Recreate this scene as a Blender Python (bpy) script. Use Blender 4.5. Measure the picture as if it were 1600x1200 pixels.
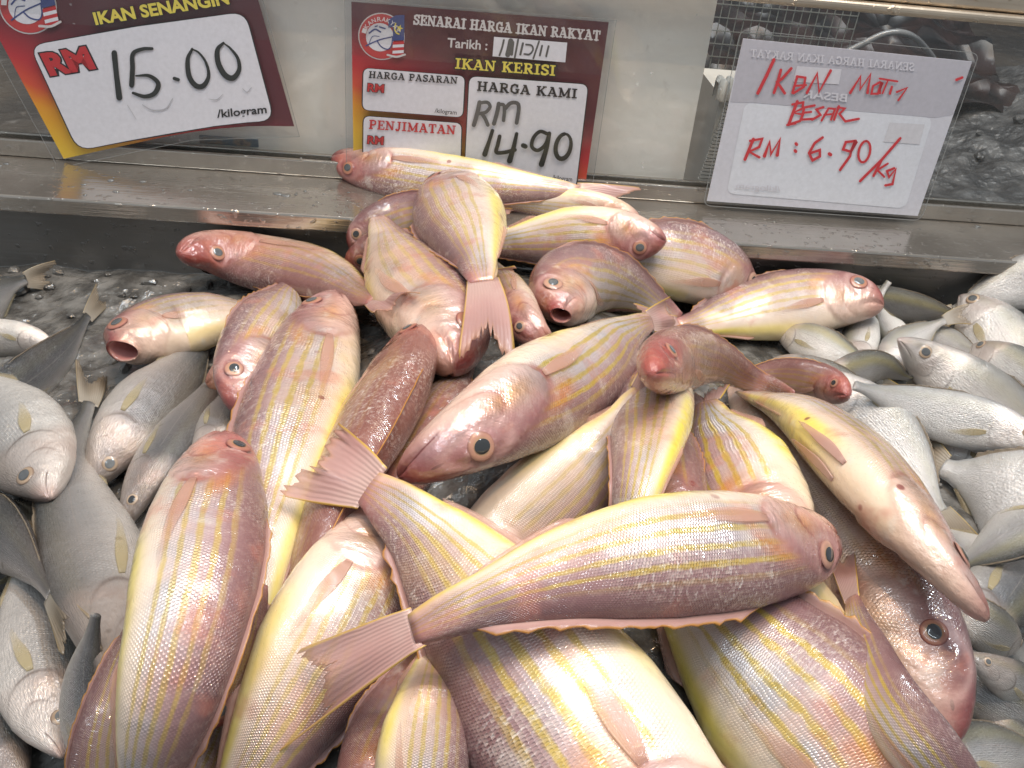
import bpy, math, random
import numpy as np
from mathutils import Vector, noise as mnoise
random.seed(7); np.random.seed(7)
S = bpy.context.scene
for o in list(bpy.data.objects): bpy.data.objects.remove(o)
COL = S.collection
# ------------------------------------------------------------------ camera
FPX = 1386.0                                   # focal length in photo pixels (1600 wide)
CAM = np.array([0.0, 0.0, 0.60])
def nrm(a): a = np.asarray(a, float); return a / np.linalg.norm(a)
xw = nrm([15921, 801, 1386])                   # world X seen in camera axes (right, down, forward)
dw = np.array([-221.0, 2000.0, 1386.0]); dw -= xw * dw.dot(xw); dw = nrm(dw)
zw = -dw; yw = np.cross(zw, xw)
R_ = np.array([xw[0], yw[0], zw[0]]); D_ = np.array([xw[1], yw[1], zw[1]]); F_ = np.array([xw[2], yw[2], zw[2]])
def ray(px, py):                               # unit forward component = 1
    return F_ + R_ * ((px - 800) / FPX) + D_ * ((py - 600) / FPX)
cd = bpy.data.cameras.new('camera'); cam = bpy.data.objects.new('camera', cd); COL.objects.link(cam)
from mathutils import Matrix
cam.matrix_world = Matrix(((R_[0], -D_[0], -F_[0], CAM[0]), (R_[1], -D_[1], -F_[1], CAM[1]), (R_[2], -D_[2], -F_[2], CAM[2]), (0, 0, 0, 1)))
cd.sensor_width = 36; cd.lens = FPX / 1600 * 36; cd.clip_start = 0.01; cd.clip_end = 50
S.camera = cam
# ------------------------------------------------------------------ world, lamps, exposure
W = bpy.data.worlds.new('World'); S.world = W; W.use_nodes = True
bg = W.node_tree.nodes['Background']; bg.inputs[0].default_value = (0.84, 0.92, 1.0, 1); bg.inputs[1].default_value = 0.35
def area(name, loc, target, sx, sy, power, col):
    l = bpy.data.lights.new(name, 'AREA'); l.shape = 'RECTANGLE'; l.size = sx; l.size_y = sy; l.energy = power; l.color = col
    o = bpy.data.objects.new(name, l); COL.objects.link(o); o.location = loc
    o.rotation_euler = (Vector(target) - Vector(loc)).to_track_quat('-Z', 'Y').to_euler(); return o
area('tube_light', (0.35, 0.55, 1.65), (0.05, 0.35, 0.3), 1.2, 0.06, 16.5, (0.83, 0.925, 1.0))
area('tube_light', (-0.15, 0.30, 1.55), (0.0, 0.35, 0.3), 0.06, 1.2, 5, (0.83, 0.925, 1.0))
area('tube_light', (-0.5, -0.35, 1.7), (0.0, 0.4, 0.3), 1.2, 0.06, 4.5, (0.80, 0.91, 1.0))
for lx, ly, p in ((-0.30, 0.50, 1.8), (0.16, 0.10, 2.2), (0.50, 0.40, 1.4), (-0.05, 0.62, 2.2), (0.28, 0.30, 2.0), (-0.12, 0.25, 1.8)):
    area('warm_bulb', (lx, ly, 1.55), (0.0, 0.35, 0.3), 0.02, 0.02, p, (1.0, 0.66, 0.36))
S.view_settings.view_transform = 'Standard'; S.view_settings.look = 'None'; S.view_settings.gamma = 1; S.view_settings.exposure = 0.16
S.view_settings.use_curve_mapping = False
S.cycles.use_denoising = True
S.cycles.max_bounces = 8; S.cycles.transparent_max_bounces = 12
S.cycles.sample_clamp_indirect = 4
# ------------------------------------------------------------------ helpers
def tag(o, label=None, cat=None, group=None, kind=None):
    if label: o['label'] = label
    if cat: o['category'] = cat
    if group: o['group'] = group
    if kind: o['kind'] = kind
    return o
def empty(name, loc):
    o = bpy.data.objects.new(name, None); o.empty_display_size = .02; COL.objects.link(o); o.location = Vector(loc); return o
def mesh(name, verts, faces, mat, parent=None, uv=None, smooth=False, mats=None, midx=None):
    me = bpy.data.meshes.new(name); me.from_pydata([tuple(map(float, v)) for v in verts], [], faces)
    if uv is not None:
        lay = me.uv_layers.new(name='UVMap'); li = np.empty(len(me.loops), int); me.loops.foreach_get('vertex_index', li)
        lay.data.foreach_set('uv', np.asarray(uv, np.float32)[li].ravel())
    me.materials.append(mat)
    if mats:
        for m in mats: me.materials.append(m)
        me.polygons.foreach_set('material_index', midx)
    if smooth: me.polygons.foreach_set('use_smooth', [True] * len(me.polygons))
    me.update()
    o = bpy.data.objects.new(name, me); COL.objects.link(o)
    if parent:
        o.parent = parent; o.matrix_parent_inverse = Matrix.Translation(-parent.location)
    return o
def box(x0, x1, y0, y1, z0, z1):
    v = [(x, y, z) for x in (x0, x1) for y in (y0, y1) for z in (z0, z1)]
    f = [(0, 1, 3, 2), (4, 6, 7, 5), (0, 4, 5, 1), (2, 3, 7, 6), (0, 2, 6, 4), (1, 5, 7, 3)]
    return v, f
def merge(parts):
    V, Fc = [], []
    for v, f in parts:
        n = len(V); V += list(v); Fc += [tuple(i + n for i in q) for q in f]
    return V, Fc
def bevel(o, w, seg=2):
    m = o.modifiers.new('bevel', 'BEVEL'); m.width = w; m.segments = seg; m.limit_method = 'ANGLE'; return o
def atY(px, py, Y): r = ray(px, py); return CAM + r * ((Y - CAM[1]) / r[1])
def atZ(px, py, Z): r = ray(px, py); return CAM + r * ((Z - CAM[2]) / r[2])
# ------------------------------------------------------------------ node helper
class NT:
    def __init__(s, name):
        s.m = bpy.data.materials.new(name); s.m.use_nodes = True; s.t = s.m.node_tree
        s.out = s.t.nodes['Material Output']; s.b = s.t.nodes['Principled BSDF']
    def n(s, ty, **kw):
        x = s.t.nodes.new(ty)
        for k, v in kw.items(): setattr(x, k, v)
        return x
    def put(s, sock, v):
        if hasattr(v, 'is_output'): s.t.links.new(v, sock)
        elif v is not None:
            if isinstance(v, (tuple, list)) and len(v) == 3 and sock.type == 'RGBA': v = (*v, 1)
            sock.default_value = v
    def math(s, op, a, b=None, c=None, clamp=False):
        x = s.n('ShaderNodeMath', operation=op, use_clamp=clamp); s.put(x.inputs[0], a)
        if b is not None: s.put(x.inputs[1], b)
        if c is not None: s.put(x.inputs[2], c)
        return x.outputs[0]
    def mul(s, a, b): return s.math('MULTIPLY', a, b)
    def add(s, a, b): return s.math('ADD', a, b)
    def sub(s, a, b): return s.math('SUBTRACT', a, b)
    def ss(s, x, a, b):                         # smoothstep a->b (a may exceed b)
        r = s.n('ShaderNodeMapRange', interpolation_type='SMOOTHSTEP'); s.put(r.inputs[0], x)
        lo, hi = (a, b) if a < b else (b, a)
        r.inputs[1].default_value = lo; r.inputs[2].default_value = hi
        r.inputs[3].default_value = 0 if a < b else 1; r.inputs[4].default_value = 1 if a < b else 0
        return r.outputs[0]
    def gauss(s, x, c, w):
        d = s.math('DIVIDE', s.sub(x, c), w); return s.math('POWER', 2.718, s.mul(s.mul(d, d), -1.0))
    def mix(s, f, a, b, mode='MIX'):
        x = s.n('ShaderNodeMix', data_type='RGBA', blend_type=mode, clamp_factor=True)
        s.put(x.inputs[0], f); s.put(x.inputs[6], a); s.put(x.inputs[7], b); return x.outputs[2]
    def noise(s, co, sc, det=3, rough=.55, dist=0):
        x = s.n('ShaderNodeTexNoise'); s.put(x.inputs['Vector'], co); x.inputs['Scale'].default_value = sc
        x.inputs['Detail'].default_value = det; x.inputs['Roughness'].default_value = rough; x.inputs['Distortion'].default_value = dist
        return x.outputs[0]
    def vor(s, co, sc, feat='F1'):
        x = s.n('ShaderNodeTexVoronoi', feature=feat); s.put(x.inputs['Vector'], co); x.inputs['Scale'].default_value = sc; return x
    def ramp(s, f, stops):
        x = s.n('ShaderNodeValToRGB'); e = x.color_ramp.elements
        while len(e) < len(stops): e.new(.5)
        for q, (p, c) in zip(e, stops): q.position = p; q.color = (*c, 1)
        s.put(x.inputs[0], f); return x.outputs[0]
    def obj(s): return s.n('ShaderNodeTexCoord').outputs['Object']
    def gen(s): return s.n('ShaderNodeTexCoord').outputs['Generated']
    def uv(s):
        x = s.n('ShaderNodeSeparateXYZ'); s.t.links.new(s.n('ShaderNodeTexCoord').outputs['UV'], x.inputs[0]); return x.outputs[0], x.outputs[1]
    def sep(s, v):
        x = s.n('ShaderNodeSeparateXYZ'); s.put(x.inputs[0], v); return x.outputs
    def comb(s, a, b, c=0.0):
        x = s.n('ShaderNodeCombineXYZ'); s.put(x.inputs[0], a); s.put(x.inputs[1], b); s.put(x.inputs[2], c); return x.outputs[0]
    def info(s):
        i = s.n('ShaderNodeObjectInfo'); q = s.n('ShaderNodeSeparateColor'); s.t.links.new(i.outputs['Color'], q.inputs[0])
        return q.outputs[0], q.outputs[1], q.outputs[2], i.outputs['Alpha'], i.outputs['Random']
    def bump(s, h, dist, strength=1.0, nrm_=None):
        x = s.n('ShaderNodeBump'); s.put(x.inputs['Height'], h); x.inputs['Distance'].default_value = dist; s.put(x.inputs['Strength'], strength)
        if nrm_ is not None: s.put(x.inputs['Normal'], nrm_)
        return x.outputs[0]
    def set(s, **kw):
        for k, v in kw.items(): s.put(s.b.inputs[k.replace('_', ' ')], v)
        return s.m
def plain(name, col, rough=.5, metal=0., spec=.5, var=.08, sc=60, bump=0.):
    t = NT(name); n = t.noise(t.obj(), sc, 4)
    c = t.mix(n, tuple(x * (1 - var) for x in col), tuple(min(1, x * (1 + var)) for x in col))
    t.set(Base_Color=c, Roughness=rough, Metallic=metal)
    t.b.inputs['Specular IOR Level'].default_value = spec
    if bump: t.set(Normal=t.bump(n, bump))
    return t.m
# ------------------------------------------------------------------ fish skin
def scale_cells(t, u, v, nu, nv):
    a = t.mul(u, nu); b = t.mul(v, nv)
    row = t.math('FLOOR', b); fb = t.sub(t.sub(b, row), .5)
    off = t.mul(t.math('MODULO', row, 2.0), .5)
    fa = t.math('FRACT', t.add(a, off))
    # each scale: rises to its free (tailward) rounded edge
    r = t.math('SQRT', t.add(t.mul(fa, fa), t.mul(t.mul(fb, fb), 1.6)))
    h = t.ss(r, .98, .55)
    hh = t.mul(h, t.add(.35, t.mul(fa, .9)))
    cid = t.comb(t.math('FLOOR', t.add(a, off)), row)
    wn = t.n('ShaderNodeTexWhiteNoise', noise_dimensions='2D'); t.put(wn.inputs['Vector'], cid)
    return hh, wn.outputs['Value']
def bream_skin():
    t = NT('bream_skin'); u, sv = t.uv(); v = t.sub(.5, t.mul(t.math('COSINE', t.mul(sv, math.pi)), .5)); R, G, B, A, rnd = t.info(); o = t.obj()
    n1 = t.noise(o, 22, 4); n2 = t.noise(o, 90, 3); n3 = t.noise(o, 9, 2); n4 = t.noise(o, 300, 2)
    vv = t.add(v, t.add(t.mul(t.sub(n1, .5), .10), t.mul(t.sub(n3, .5), .12)))
    base = t.ramp(vv, [(0, (.80, .72, .58)), (.22, (.80, .71, .61)), (.36, (.70, .58, .53)), (.52, (.54, .40, .395)), (.70, (.39, .26, .265)), (1, (.25, .14, .145))])
    # pearly silver-blue patches on the flank, with wet sheen painted into the colour
    pm = t.mul(t.mul(t.gauss(v, .42, .20), t.ss(n1, .36, .58)), .85)
    base = t.mix(pm, base, (.70, .73, .78))
    # orange-pink patches
    base = t.mix(t.mul(t.mul(t.ss(n3, .48, .66), t.gauss(v, .40, .3)), .7), base, (.72, .46, .32))
    gq = t.mul(t.sub(v, .42), t.sub(v, .42)); gd = t.sub(u, t.sub(.275, t.mul(gq, .62)))
    bodym = t.ss(t.add(gd, t.mul(t.sub(n1, .5), .06)), -.02, .05)
    # yellow stripes along the flank
    vs = t.add(v, t.add(t.mul(t.sub(n3, .5), .07), t.mul(t.sub(n1, .5), .05)))
    st = t.add(t.math('SINE', t.add(t.mul(vs, 2 * math.pi * 8.5), t.mul(rnd, 5.0))), t.mul(t.sub(t.noise(t.comb(t.mul(u, 26.), t.mul(v, 14.), rnd), 1.0, 3), .5), 2.4))
    sm = t.mul(t.ss(st, -.15, 1.0), t.mul(t.ss(v, .20, .32), t.ss(v, .88, .70)))
    sm = t.mul(sm, t.mul(bodym, t.add(.70, t.mul(n1, .6))))
    base = t.mix(t.mul(t.mul(sm, G), .76), base, (.60, .48, .045))
    # bright yellow line under the belly
    bl = t.mul(t.mul(t.gauss(v, .055, .065), t.ss(u, .34, .50)), t.add(.35, t.mul(n1, .9)))
    base = t.mix(t.mul(t.mul(bl, G), .72), base, (.80, .72, .015))
    # head
    hm = t.sub(1.0, bodym)
    hcol = t.ramp(vv, [(0, (.66, .48, .44)), (.3, (.58, .38, .36)), (.58, (.40, .205, .205)), (1, (.24, .085, .085))])
    hcol = t.mix(t.mul(t.ss(n1, .46, .66), .45), hcol, (.68, .52, .47)); hcol = t.mix(t.mul(t.ss(n2, .5, .75), .4), hcol, (.36, .12, .10))
    base = t.mix(t.mul(hm, .62), base, hcol)
    base = t.mix(t.mul(t.ss(u, .095, .0), .8), base, (.36, .09, .085))
    base = t.mix(t.mul(t.mul(t.gauss(u, .19, .05), t.gauss(v, .42, .12)), .6), base, (.66, .38, .12))
    # cheek and mouth lines, nostril, pearly gill plate
    hl = t.mul(t.gauss(u, t.sub(.180, t.mul(t.mul(t.sub(v, .36), t.sub(v, .36)), .75)), .0055), t.gauss(v, .34, .22))
    plate = t.mul(t.mul(t.gauss(gd, -.045, .035), t.gauss(v, .42, .2)), t.ss(n2, .35, .65))
    base = t.mix(t.mul(plate, .45), base, (.66, .57, .55))
    base = t.mix(t.mul(hl, .55), base, (.30, .10, .09))
    ml = t.mul(t.gauss(v, t.sub(.455, t.mul(u, 2.0)), .020), t.ss(u, .088, .070)); base = t.mix(t.mul(ml, .8), base, (.20, .05, .05))
    nd = t.add(t.math('POWER', t.math('DIVIDE', t.sub(u, .060), .007), 2.0), t.math('POWER', t.math('DIVIDE', t.sub(v, .72), .022), 2.0)); base = t.mix(t.mul(t.ss(nd, 1.6, .6), .8), base, (.12, .04, .04))
    er = t.math('SQRT', t.add(t.math('POWER', t.sub(u, .112), 2.0), t.math('POWER', t.mul(t.sub(v, .735), .22), 2.0)))
    base = t.mix(t.mul(t.gauss(er, .046, .010), .5), base, (.66, .50, .47))
    # blush at the gill opening
    base = t.mix(t.mul(t.mul(t.gauss(gd, .010, .010), t.mul(t.gauss(v, .42, .22), t.ss(n1, .36, .6))), .7), base, (.40, .11, .08))
    base = t.mix(t.mul(t.mul(t.gauss(gd, .05, .035), t.gauss(v, .62, .14)), .65), base, (.62, .27, .06))
    # tail root pinker
    base = t.mix(t.mul(t.ss(u, .86, 1.0), .6), base, (.56, .28, .25))
    # per fish: redder / paler
    base = t.mix(t.mul(R, .8), base, t.mix(n1, (.26, .085, .075), (.40, .20, .13)))
    base = t.mix(t.mul(B, t.mul(t.ss(vv, .95, .35), .85)), base, (.76, .62, .52))
    base = t.mix(t.mul(t.mul(bl, t.mul(t.math('POWER', G, 2.0), t.add(.25, t.ss(n3, .40, .62)))), .40), base, (.80, .70, .05)); hr = t.mul(t.mul(A, t.ss(t.add(u, t.mul(t.sub(n1, .5), .14)), .33, .02)), t.add(.25, t.mul(t.ss(v, .2, .7), .6))); base = t.mix(t.mul(hr, .85), base, (.44, .135, .115))
    nb1 = t.noise(o, 38, 4); base = t.mix(t.mul(t.ss(nb1, .56, .70), .42), base, (.60, .27, .20)); base = t.mix(t.mul(t.ss(t.noise(o, 55, 5), .60, .70), .45), base, (.70, .66, .62)); base = t.mix(t.mul(t.ss(t.noise(o, 16, 3), .58, .72), .35), base, (.66, .50, .22))
    spot = t.mul(t.ss(t.vor(o, 42).outputs[0], .10, .05), t.ss(n3, .50, .56)); base = t.mix(t.mul(spot, .75), base, (.26, .05, .04))
    ju = t.add(u, t.mul(t.sub(n2, .5), .010)); jv = t.add(sv, t.mul(t.sub(t.noise(o, 70, 2), .5), .03)); h, cid = scale_cells(t, ju, jv, 168, 58)
    smk = t.mul(t.add(t.ss(gd, -.03, .03), t.mul(t.mul(t.ss(u, .12, .17), t.gauss(v, .45, .3)), .28)), t.ss(u, 1.0, .93)); smk = t.mul(t.math('MINIMUM', smk, 1.0), t.mul(t.ss(v, .06, .30), t.mul(t.sub(1.0, t.mul(t.gauss(gd, .0, .035), .9)), t.add(.25, t.mul(t.ss(t.noise(o, 28, 3), .62, .46), .75)))))
    base = t.mix(t.mul(t.mul(t.sub(1.0, h), t.mul(smk, t.add(.1, n1))), .17), base, t.mix(1.0, base, (.66, .55, .55), 'MULTIPLY'))
    base = t.mix(t.mul(t.mul(t.math('POWER', cid, 2.5), t.mul(smk, t.ss(n1, .35, .65))), .45), base, (.80, .74, .68))
    dash = t.ss(t.noise(t.comb(t.mul(u, 150.), t.mul(sv, 22.), t.mul(rnd, 9.)), 1.0, 2), .56, .72); base = t.mix(t.mul(t.mul(dash, t.mul(smk, t.ss(n1, .42, .62))), .55), base, (.84, .82, .80))  # white dashes over the scales: highlight streaks painted into the skin colour
    base = t.mix(t.mul(t.ss(n4, .5, .8), .12), base, (.85, .75, .65))
    bh = t.add(t.mul(h, smk), t.add(t.mul(cid, t.mul(smk, .25)), t.mul(n2, .55)))
    nb = t.bump(bh, .00045, .8)
    wr = t.noise(t.comb(t.mul(u, 60.), t.mul(sv, 9.), rnd), 1.0, 3); nb = t.bump(t.mul(wr, hm), .0012, .5, nb); nb = t.bump(n1, .004, .5, nb)
    dv = t.vor(t.comb(t.mul(u, 1.0), t.mul(sv, .42), rnd), 95.); drop = t.mul(t.ss(dv.outputs[0], .34, .05), t.ss(t.noise(o, 30, 2), .48, .56))
    cb = t.bump(t.mul(drop, 1.0), .0016, .8, t.bump(t.add(t.mul(h, t.mul(smk, .9)), t.add(t.mul(n2, 1.0), t.add(t.mul(cid, t.mul(smk, 1.3)), t.mul(n4, .25)))), .00050, .9, t.bump(t.add(n1, t.add(t.mul(t.mul(wr, hm), .25), t.mul(n2, .12))), .006, .7)))
    gm = t.n('ShaderNodeGamma'); t.put(gm.inputs[0], base); gm.inputs[1].default_value = 1.42; base = gm.outputs[0]
    t.set(Base_Color=base, Roughness=t.add(.30, t.mul(n2, .2)), Metallic=t.mul(pm, .65), Normal=nb, Coat_Weight=1.0, Coat_Roughness=.05, Coat_Normal=cb)
    t.b.inputs['Specular IOR Level'].default_value = .55
    return t.m
def silver_skin():
    t = NT('silver_skin'); u, sv = t.uv(); v = t.sub(.5, t.mul(t.math('COSINE', t.mul(sv, math.pi)), .5)); R, G, B, A, rnd = t.info(); o = t.obj()
    n1 = t.noise(o, 20, 4); n2 = t.noise(o, 110, 3); n3 = t.noise(o, 8, 2)
    vv = t.add(v, t.mul(t.sub(n1, .5), .12))
    base = t.ramp(vv, [(0, (.80, .78, .74)), (.30, (.75, .73, .70)), (.58, (.55, .535, .515)), (.80, (.25, .25, .25)), (1, (.09, .095, .09))])
    grey = t.ramp(vv, [(0, (.54, .51, .47)), (.24, (.37, .355, .345)), (.46, (.16, .165, .175)), (.68, (.06, .068, .08)), (1, (.015, .018, .022))])
    base = t.mix(R, base, grey)
    base = t.mix(t.mul(t.ss(n3, .48, .68), .16), base, (.66, .54, .46))
    base = t.mix(t.mul(t.mul(G, t.gauss(v, .80, .12)), .5), base, (.42, .36, .10))
    base = t.mix(t.mul(t.ss(u, .3, .22), .35), base, (.62, .50, .44))
    base = t.mix(t.mul(t.ss(u, .05, .0), .5), base, (.45, .28, .25))
    smk0 = t.ss(u, .22, .32); gq = t.mul(t.sub(v, .42), t.sub(v, .42)); gd = t.sub(u, t.sub(.265, t.mul(gq, .60)))
    base = t.mix(t.mul(t.mul(t.gauss(gd, .004, .007), t.gauss(v, .42, .26)), .7), base, (.16, .12, .10))
    base = t.mix(t.mul(t.mul(t.gauss(u, t.sub(.175, t.mul(t.mul(t.sub(v, .36), t.sub(v, .36)), .75)), .004), t.gauss(v, .36, .2)), .55), base, (.24, .19, .17))
    base = t.mix(t.mul(t.mul(t.gauss(v, t.sub(.46, t.mul(u, 2.2)), .022), t.ss(u, .080, .062)), .85), base, (.10, .06, .05))
    base = t.mix(t.mul(t.mul(t.ss(t.noise(o, 45, 3), .52, .68), t.ss(u, .30, .2)), .45), base, (.40, .30, .26))
    streak = t.noise(t.comb(t.mul(u, 70.), t.mul(sv, 60.), rnd), 1.0, 4); base = t.mix(t.mul(t.mul(t.ss(streak, .48, .72), smk0), .22), base, (.26, .26, .26))
    ll = t.mul(t.gauss(v, t.add(.62, t.mul(t.sub(u, .3), -.18)), .008), t.ss(u, .28, .34))
    base = t.mix(t.mul(ll, .5), base, (.32, .29, .27))
    base = t.mix(t.mul(t.mul(t.ss(t.vor(o, 55).outputs[0], .12, .05), t.ss(n3, .52, .62)), .8), base, (.16, .13, .11))
    base = t.mix(t.mul(B, .6), base, (.80, .80, .81))
    h, cid = scale_cells(t, u, sv, 130, 50); smk = t.ss(u, .22, .32)
    base = t.mix(t.mul(t.mul(cid, smk), .16), base, (.35, .34, .34))
    nb = t.bump(t.add(t.mul(h, t.mul(smk, .6)), t.add(t.mul(cid, t.mul(smk, .3)), n2)), .0004, .75)
    nb = t.bump(t.add(n1, t.mul(streak, .15)), .006, .6, nb)
    gm = t.n('ShaderNodeGamma'); t.put(gm.inputs[0], base); gm.inputs[1].default_value = 1.1; base = gm.outputs[0]
    t.set(Base_Color=base, Roughness=t.add(.30, t.mul(n2, .2)), Metallic=.42, Normal=nb, Coat_Weight=1.0, Coat_Roughness=.06, Coat_Normal=nb)
    return t.m
def fin_mat():
    t = NT('fin_membrane'); u, v = t.uv(); R, G, B, A, rnd = t.info(); o = t.obj()      # u across, v root->edge
    n = t.noise(o, 60, 3)
    rays = t.math('SINE', t.add(t.mul(u, 2 * math.pi * 13), t.mul(n, 7.0)))
    pink = t.mix(t.ss(v, 0, .6), (.60, .43, .39), (.60, .38, .355))
    grey = t.mix(t.ss(v, 0, .9), (.44, .40, .34), (.33, .27, .20))
    c = t.mix(A, pink, grey)
    c = t.mix(t.mul(t.ss(rays, -.4, .9), .12), c, t.mix(A, (.66, .46, .42), (.50, .46, .38)))
    c = t.mix(t.mul(R, .9), c, t.mix(A, (.68, .42, .32), (.56, .48, .28))); c = t.mix(t.mul(t.ss(t.noise(o, 35, 3), .45, .7), t.mul(t.sub(1.0, R), .4)), c, t.mix(A, (.52, .26, .24), (.26, .2, .12)))
    ed = t.math('MAXIMUM', t.ss(u, .05, .01), t.ss(u, .955, .99))
    c = t.mix(t.mul(t.mul(ed, G), .9), c, (.74, .50, .05))
    c = t.mix(t.mul(t.mul(t.ss(v, .82, 1.0), B), .9), c, (.72, .34, .03))
    nb = t.bump(t.add(rays, n), .0004, .28)
    t.set(Base_Color=c, Roughness=.32, Normal=nb, Coat_Weight=.4, Coat_Roughness=.15)
    tr = t.n('ShaderNodeBsdfTranslucent'); t.put(tr.inputs[0], c)
    tp = t.n('ShaderNodeBsdfTransparent'); m1 = t.n('ShaderNodeMixShader'); m2 = t.n('ShaderNodeMixShader')
    m1.inputs[0].default_value = .30; t.t.links.new(t.b.outputs[0], m1.inputs[1]); t.t.links.new(tr.outputs[0], m1.inputs[2])
    t.put(m2.inputs[0], t.add(t.add(.05, t.mul(t.ss(v, .1, .9), .42)), t.mul(R, .46))); t.t.links.new(m1.outputs[0], m2.inputs[1]); t.t.links.new(tp.outputs[0], m2.inputs[2])
    t.t.links.new(m2.outputs[0], t.out.inputs[0]); return t.m
def iris_mat(name, rim, ring, inner):
    t = NT(name); u, v = t.uv(); n = t.noise(t.obj(), 250, 3)
    uu = t.add(u, t.mul(t.sub(n, .5), .10))
    c = t.ramp(uu, [(0, inner), (.58, inner), (.68, ring), (.86, ring), (.96, rim), (1, rim)]); c = t.mix(t.mul(t.ss(t.noise(t.obj(), 90, 2), .4, .65), .5), c, rim); i_ = t.n('ShaderNodeObjectInfo'); c = t.mix(t.mul(t.math('POWER', i_.outputs['Random'], 2.0), .40), c, (.55, .44, .34))
    t.set(Base_Color=c, Roughness=.3, Coat_Weight=.35, Coat_Roughness=.04); return t.m
M_BREAM = bream_skin(); M_SILVER = silver_skin(); M_FIN = fin_mat()
M_IRISR = iris_mat('bream_iris', (.20, .06, .05), (.38, .17, .115), (.34, .19, .10))
M_IRISS = iris_mat('silver_fish_iris', (.16, .11, .08), (.36, .27, .19), (.30, .22, .14))
t = NT('pupil'); i_ = t.n('ShaderNodeObjectInfo'); n_ = t.noise(t.obj(), 160, 3)
M_PUPIL = t.set(Base_Color=t.mix(t.mul(n_, t.math('POWER', i_.outputs['Random'], 1.5)), (.025, .028, .032), (.26, .28, .29)), Roughness=.10, Coat_Weight=.6, Coat_Roughness=.02)
M_MOUTH = plain('mouth_lining', (.50, .22, .20), .3, bump=.002)
# ------------------------------------------------------------------ the heap: depth buffer in camera rays, fish settle on what lies below
CELL = 10; BX0, BY0, BX1, BY1 = -420, -120, 2040, 1620
NX = (BX1 - BX0) // CELL; NY = (BY1 - BY0) // CELL
cx = BX0 + (np.arange(NX) + .5) * CELL; cy = BY0 + (np.arange(NY) + .5) * CELL
GX, GY = np.meshgrid(cx, cy)
RAYS = F_[None, None] + R_[None, None] * ((GX - 800) / FPX)[..., None] + D_[None, None] * ((GY - 600) / FPX)[..., None]
RAIL_Y = 0.62
ZR = atY(800, 357, RAIL_Y)[2]
def H(x, y):
    bed = .235 + .02 * np.clip((y - .2) / .4, 0, 1)
    m = .095 * np.exp(-(((x - .045) / .17) ** 2 + ((y - .27) / .24) ** 2)) + .03 * np.exp(-(((x - .03) / .14) ** 2 + ((y - .52) / .12) ** 2))
    return bed + m
BUF = np.full((NY, NX), 1.5)
tt = np.linspace(.15, 1.1, 500)
for j in range(NY):
    P = CAM[None, None] + RAYS[j][:, None, :] * tt[None, :, None]
    below = P[..., 2] < H(P[..., 0], P[..., 1])
    hit = below.argmax(1); z = np.where(below.any(1), tt[hit], 1.2)
    wall = (RAIL_Y + .005 - CAM[1]) / np.maximum(RAYS[j][:, 1], 1e-4)     # the tray's back wall and rail stop the pile
    lowz = CAM[2] + wall * RAYS[j][:, 2]
    z = np.where((wall < z) & (wall > 0) & (lowz < ZR), wall, z)
    zrail = (ZR - CAM[2]) / np.minimum(RAYS[j][:, 2], -1e-4); yr = CAM[1] + zrail * RAYS[j][:, 1]
    z = np.where((yr > RAIL_Y) & (zrail > 0) & (zrail < 1.3), np.minimum(z, zrail), z)
    BUF[j] = z
def catmull(P, n):
    P = np.asarray(P, float); P = np.vstack([2 * P[0] - P[1], P, 2 * P[-1] - P[-2]]); k = len(P) - 3
    ts = np.linspace(0, k - 1e-6, n); out = []
    for t in ts:
        i = int(t); f = t - i; a, b, c, d = P[i:i + 4]
        out.append(.5 * ((2 * b) + (-a + c) * f + (2 * a - 5 * b + 4 * c - d) * f * f + (-a + 3 * b - 3 * c + d) * f ** 3))
    return np.array(out)
def resample(P, n):
    d = np.r_[0, np.cumsum(np.linalg.norm(np.diff(P, axis=0), axis=1))]; s = np.linspace(0, d[-1], n)
    return np.stack([np.interp(s, d, P[:, k]) for k in range(P.shape[1])], 1), d[-1]
PU = [0, .012, .03, .06, .10, .16, .24, .32, .42, .52, .64, .76, .86, .94, 1.0]
PROF = {
 'bream': dict(u=PU, t=[.014, .036, .056, .078, .098, .117, .131, .140, .142, .136, .117, .089, .062, .046, .031],
               b=[.016, .034, .050, .067, .083, .100, .117, .127, .130, .124, .102, .072, .050, .041, .028],
               w=[.014, .030, .043, .055, .064, .073, .081, .085, .086, .081, .068, .049, .031, .019, .006]),
 'silver': dict(u=PU, t=[.008, .020, .034, .052, .072, .098, .124, .142, .150, .142, .116, .080, .048, .030, .027],
               b=[.008, .018, .032, .052, .076, .104, .130, .146, .150, .140, .112, .074, .042, .026, .024],
               w=[.008, .018, .027, .039, .049, .060, .070, .075, .076, .071, .057, .038, .022, .013, .010]),
}
US = np.unique(np.r_[np.linspace(0, .12, 18), np.linspace(.12, .34, 26), np.linspace(.34, 1, 40)])
NTH = 48
FISH = []
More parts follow.
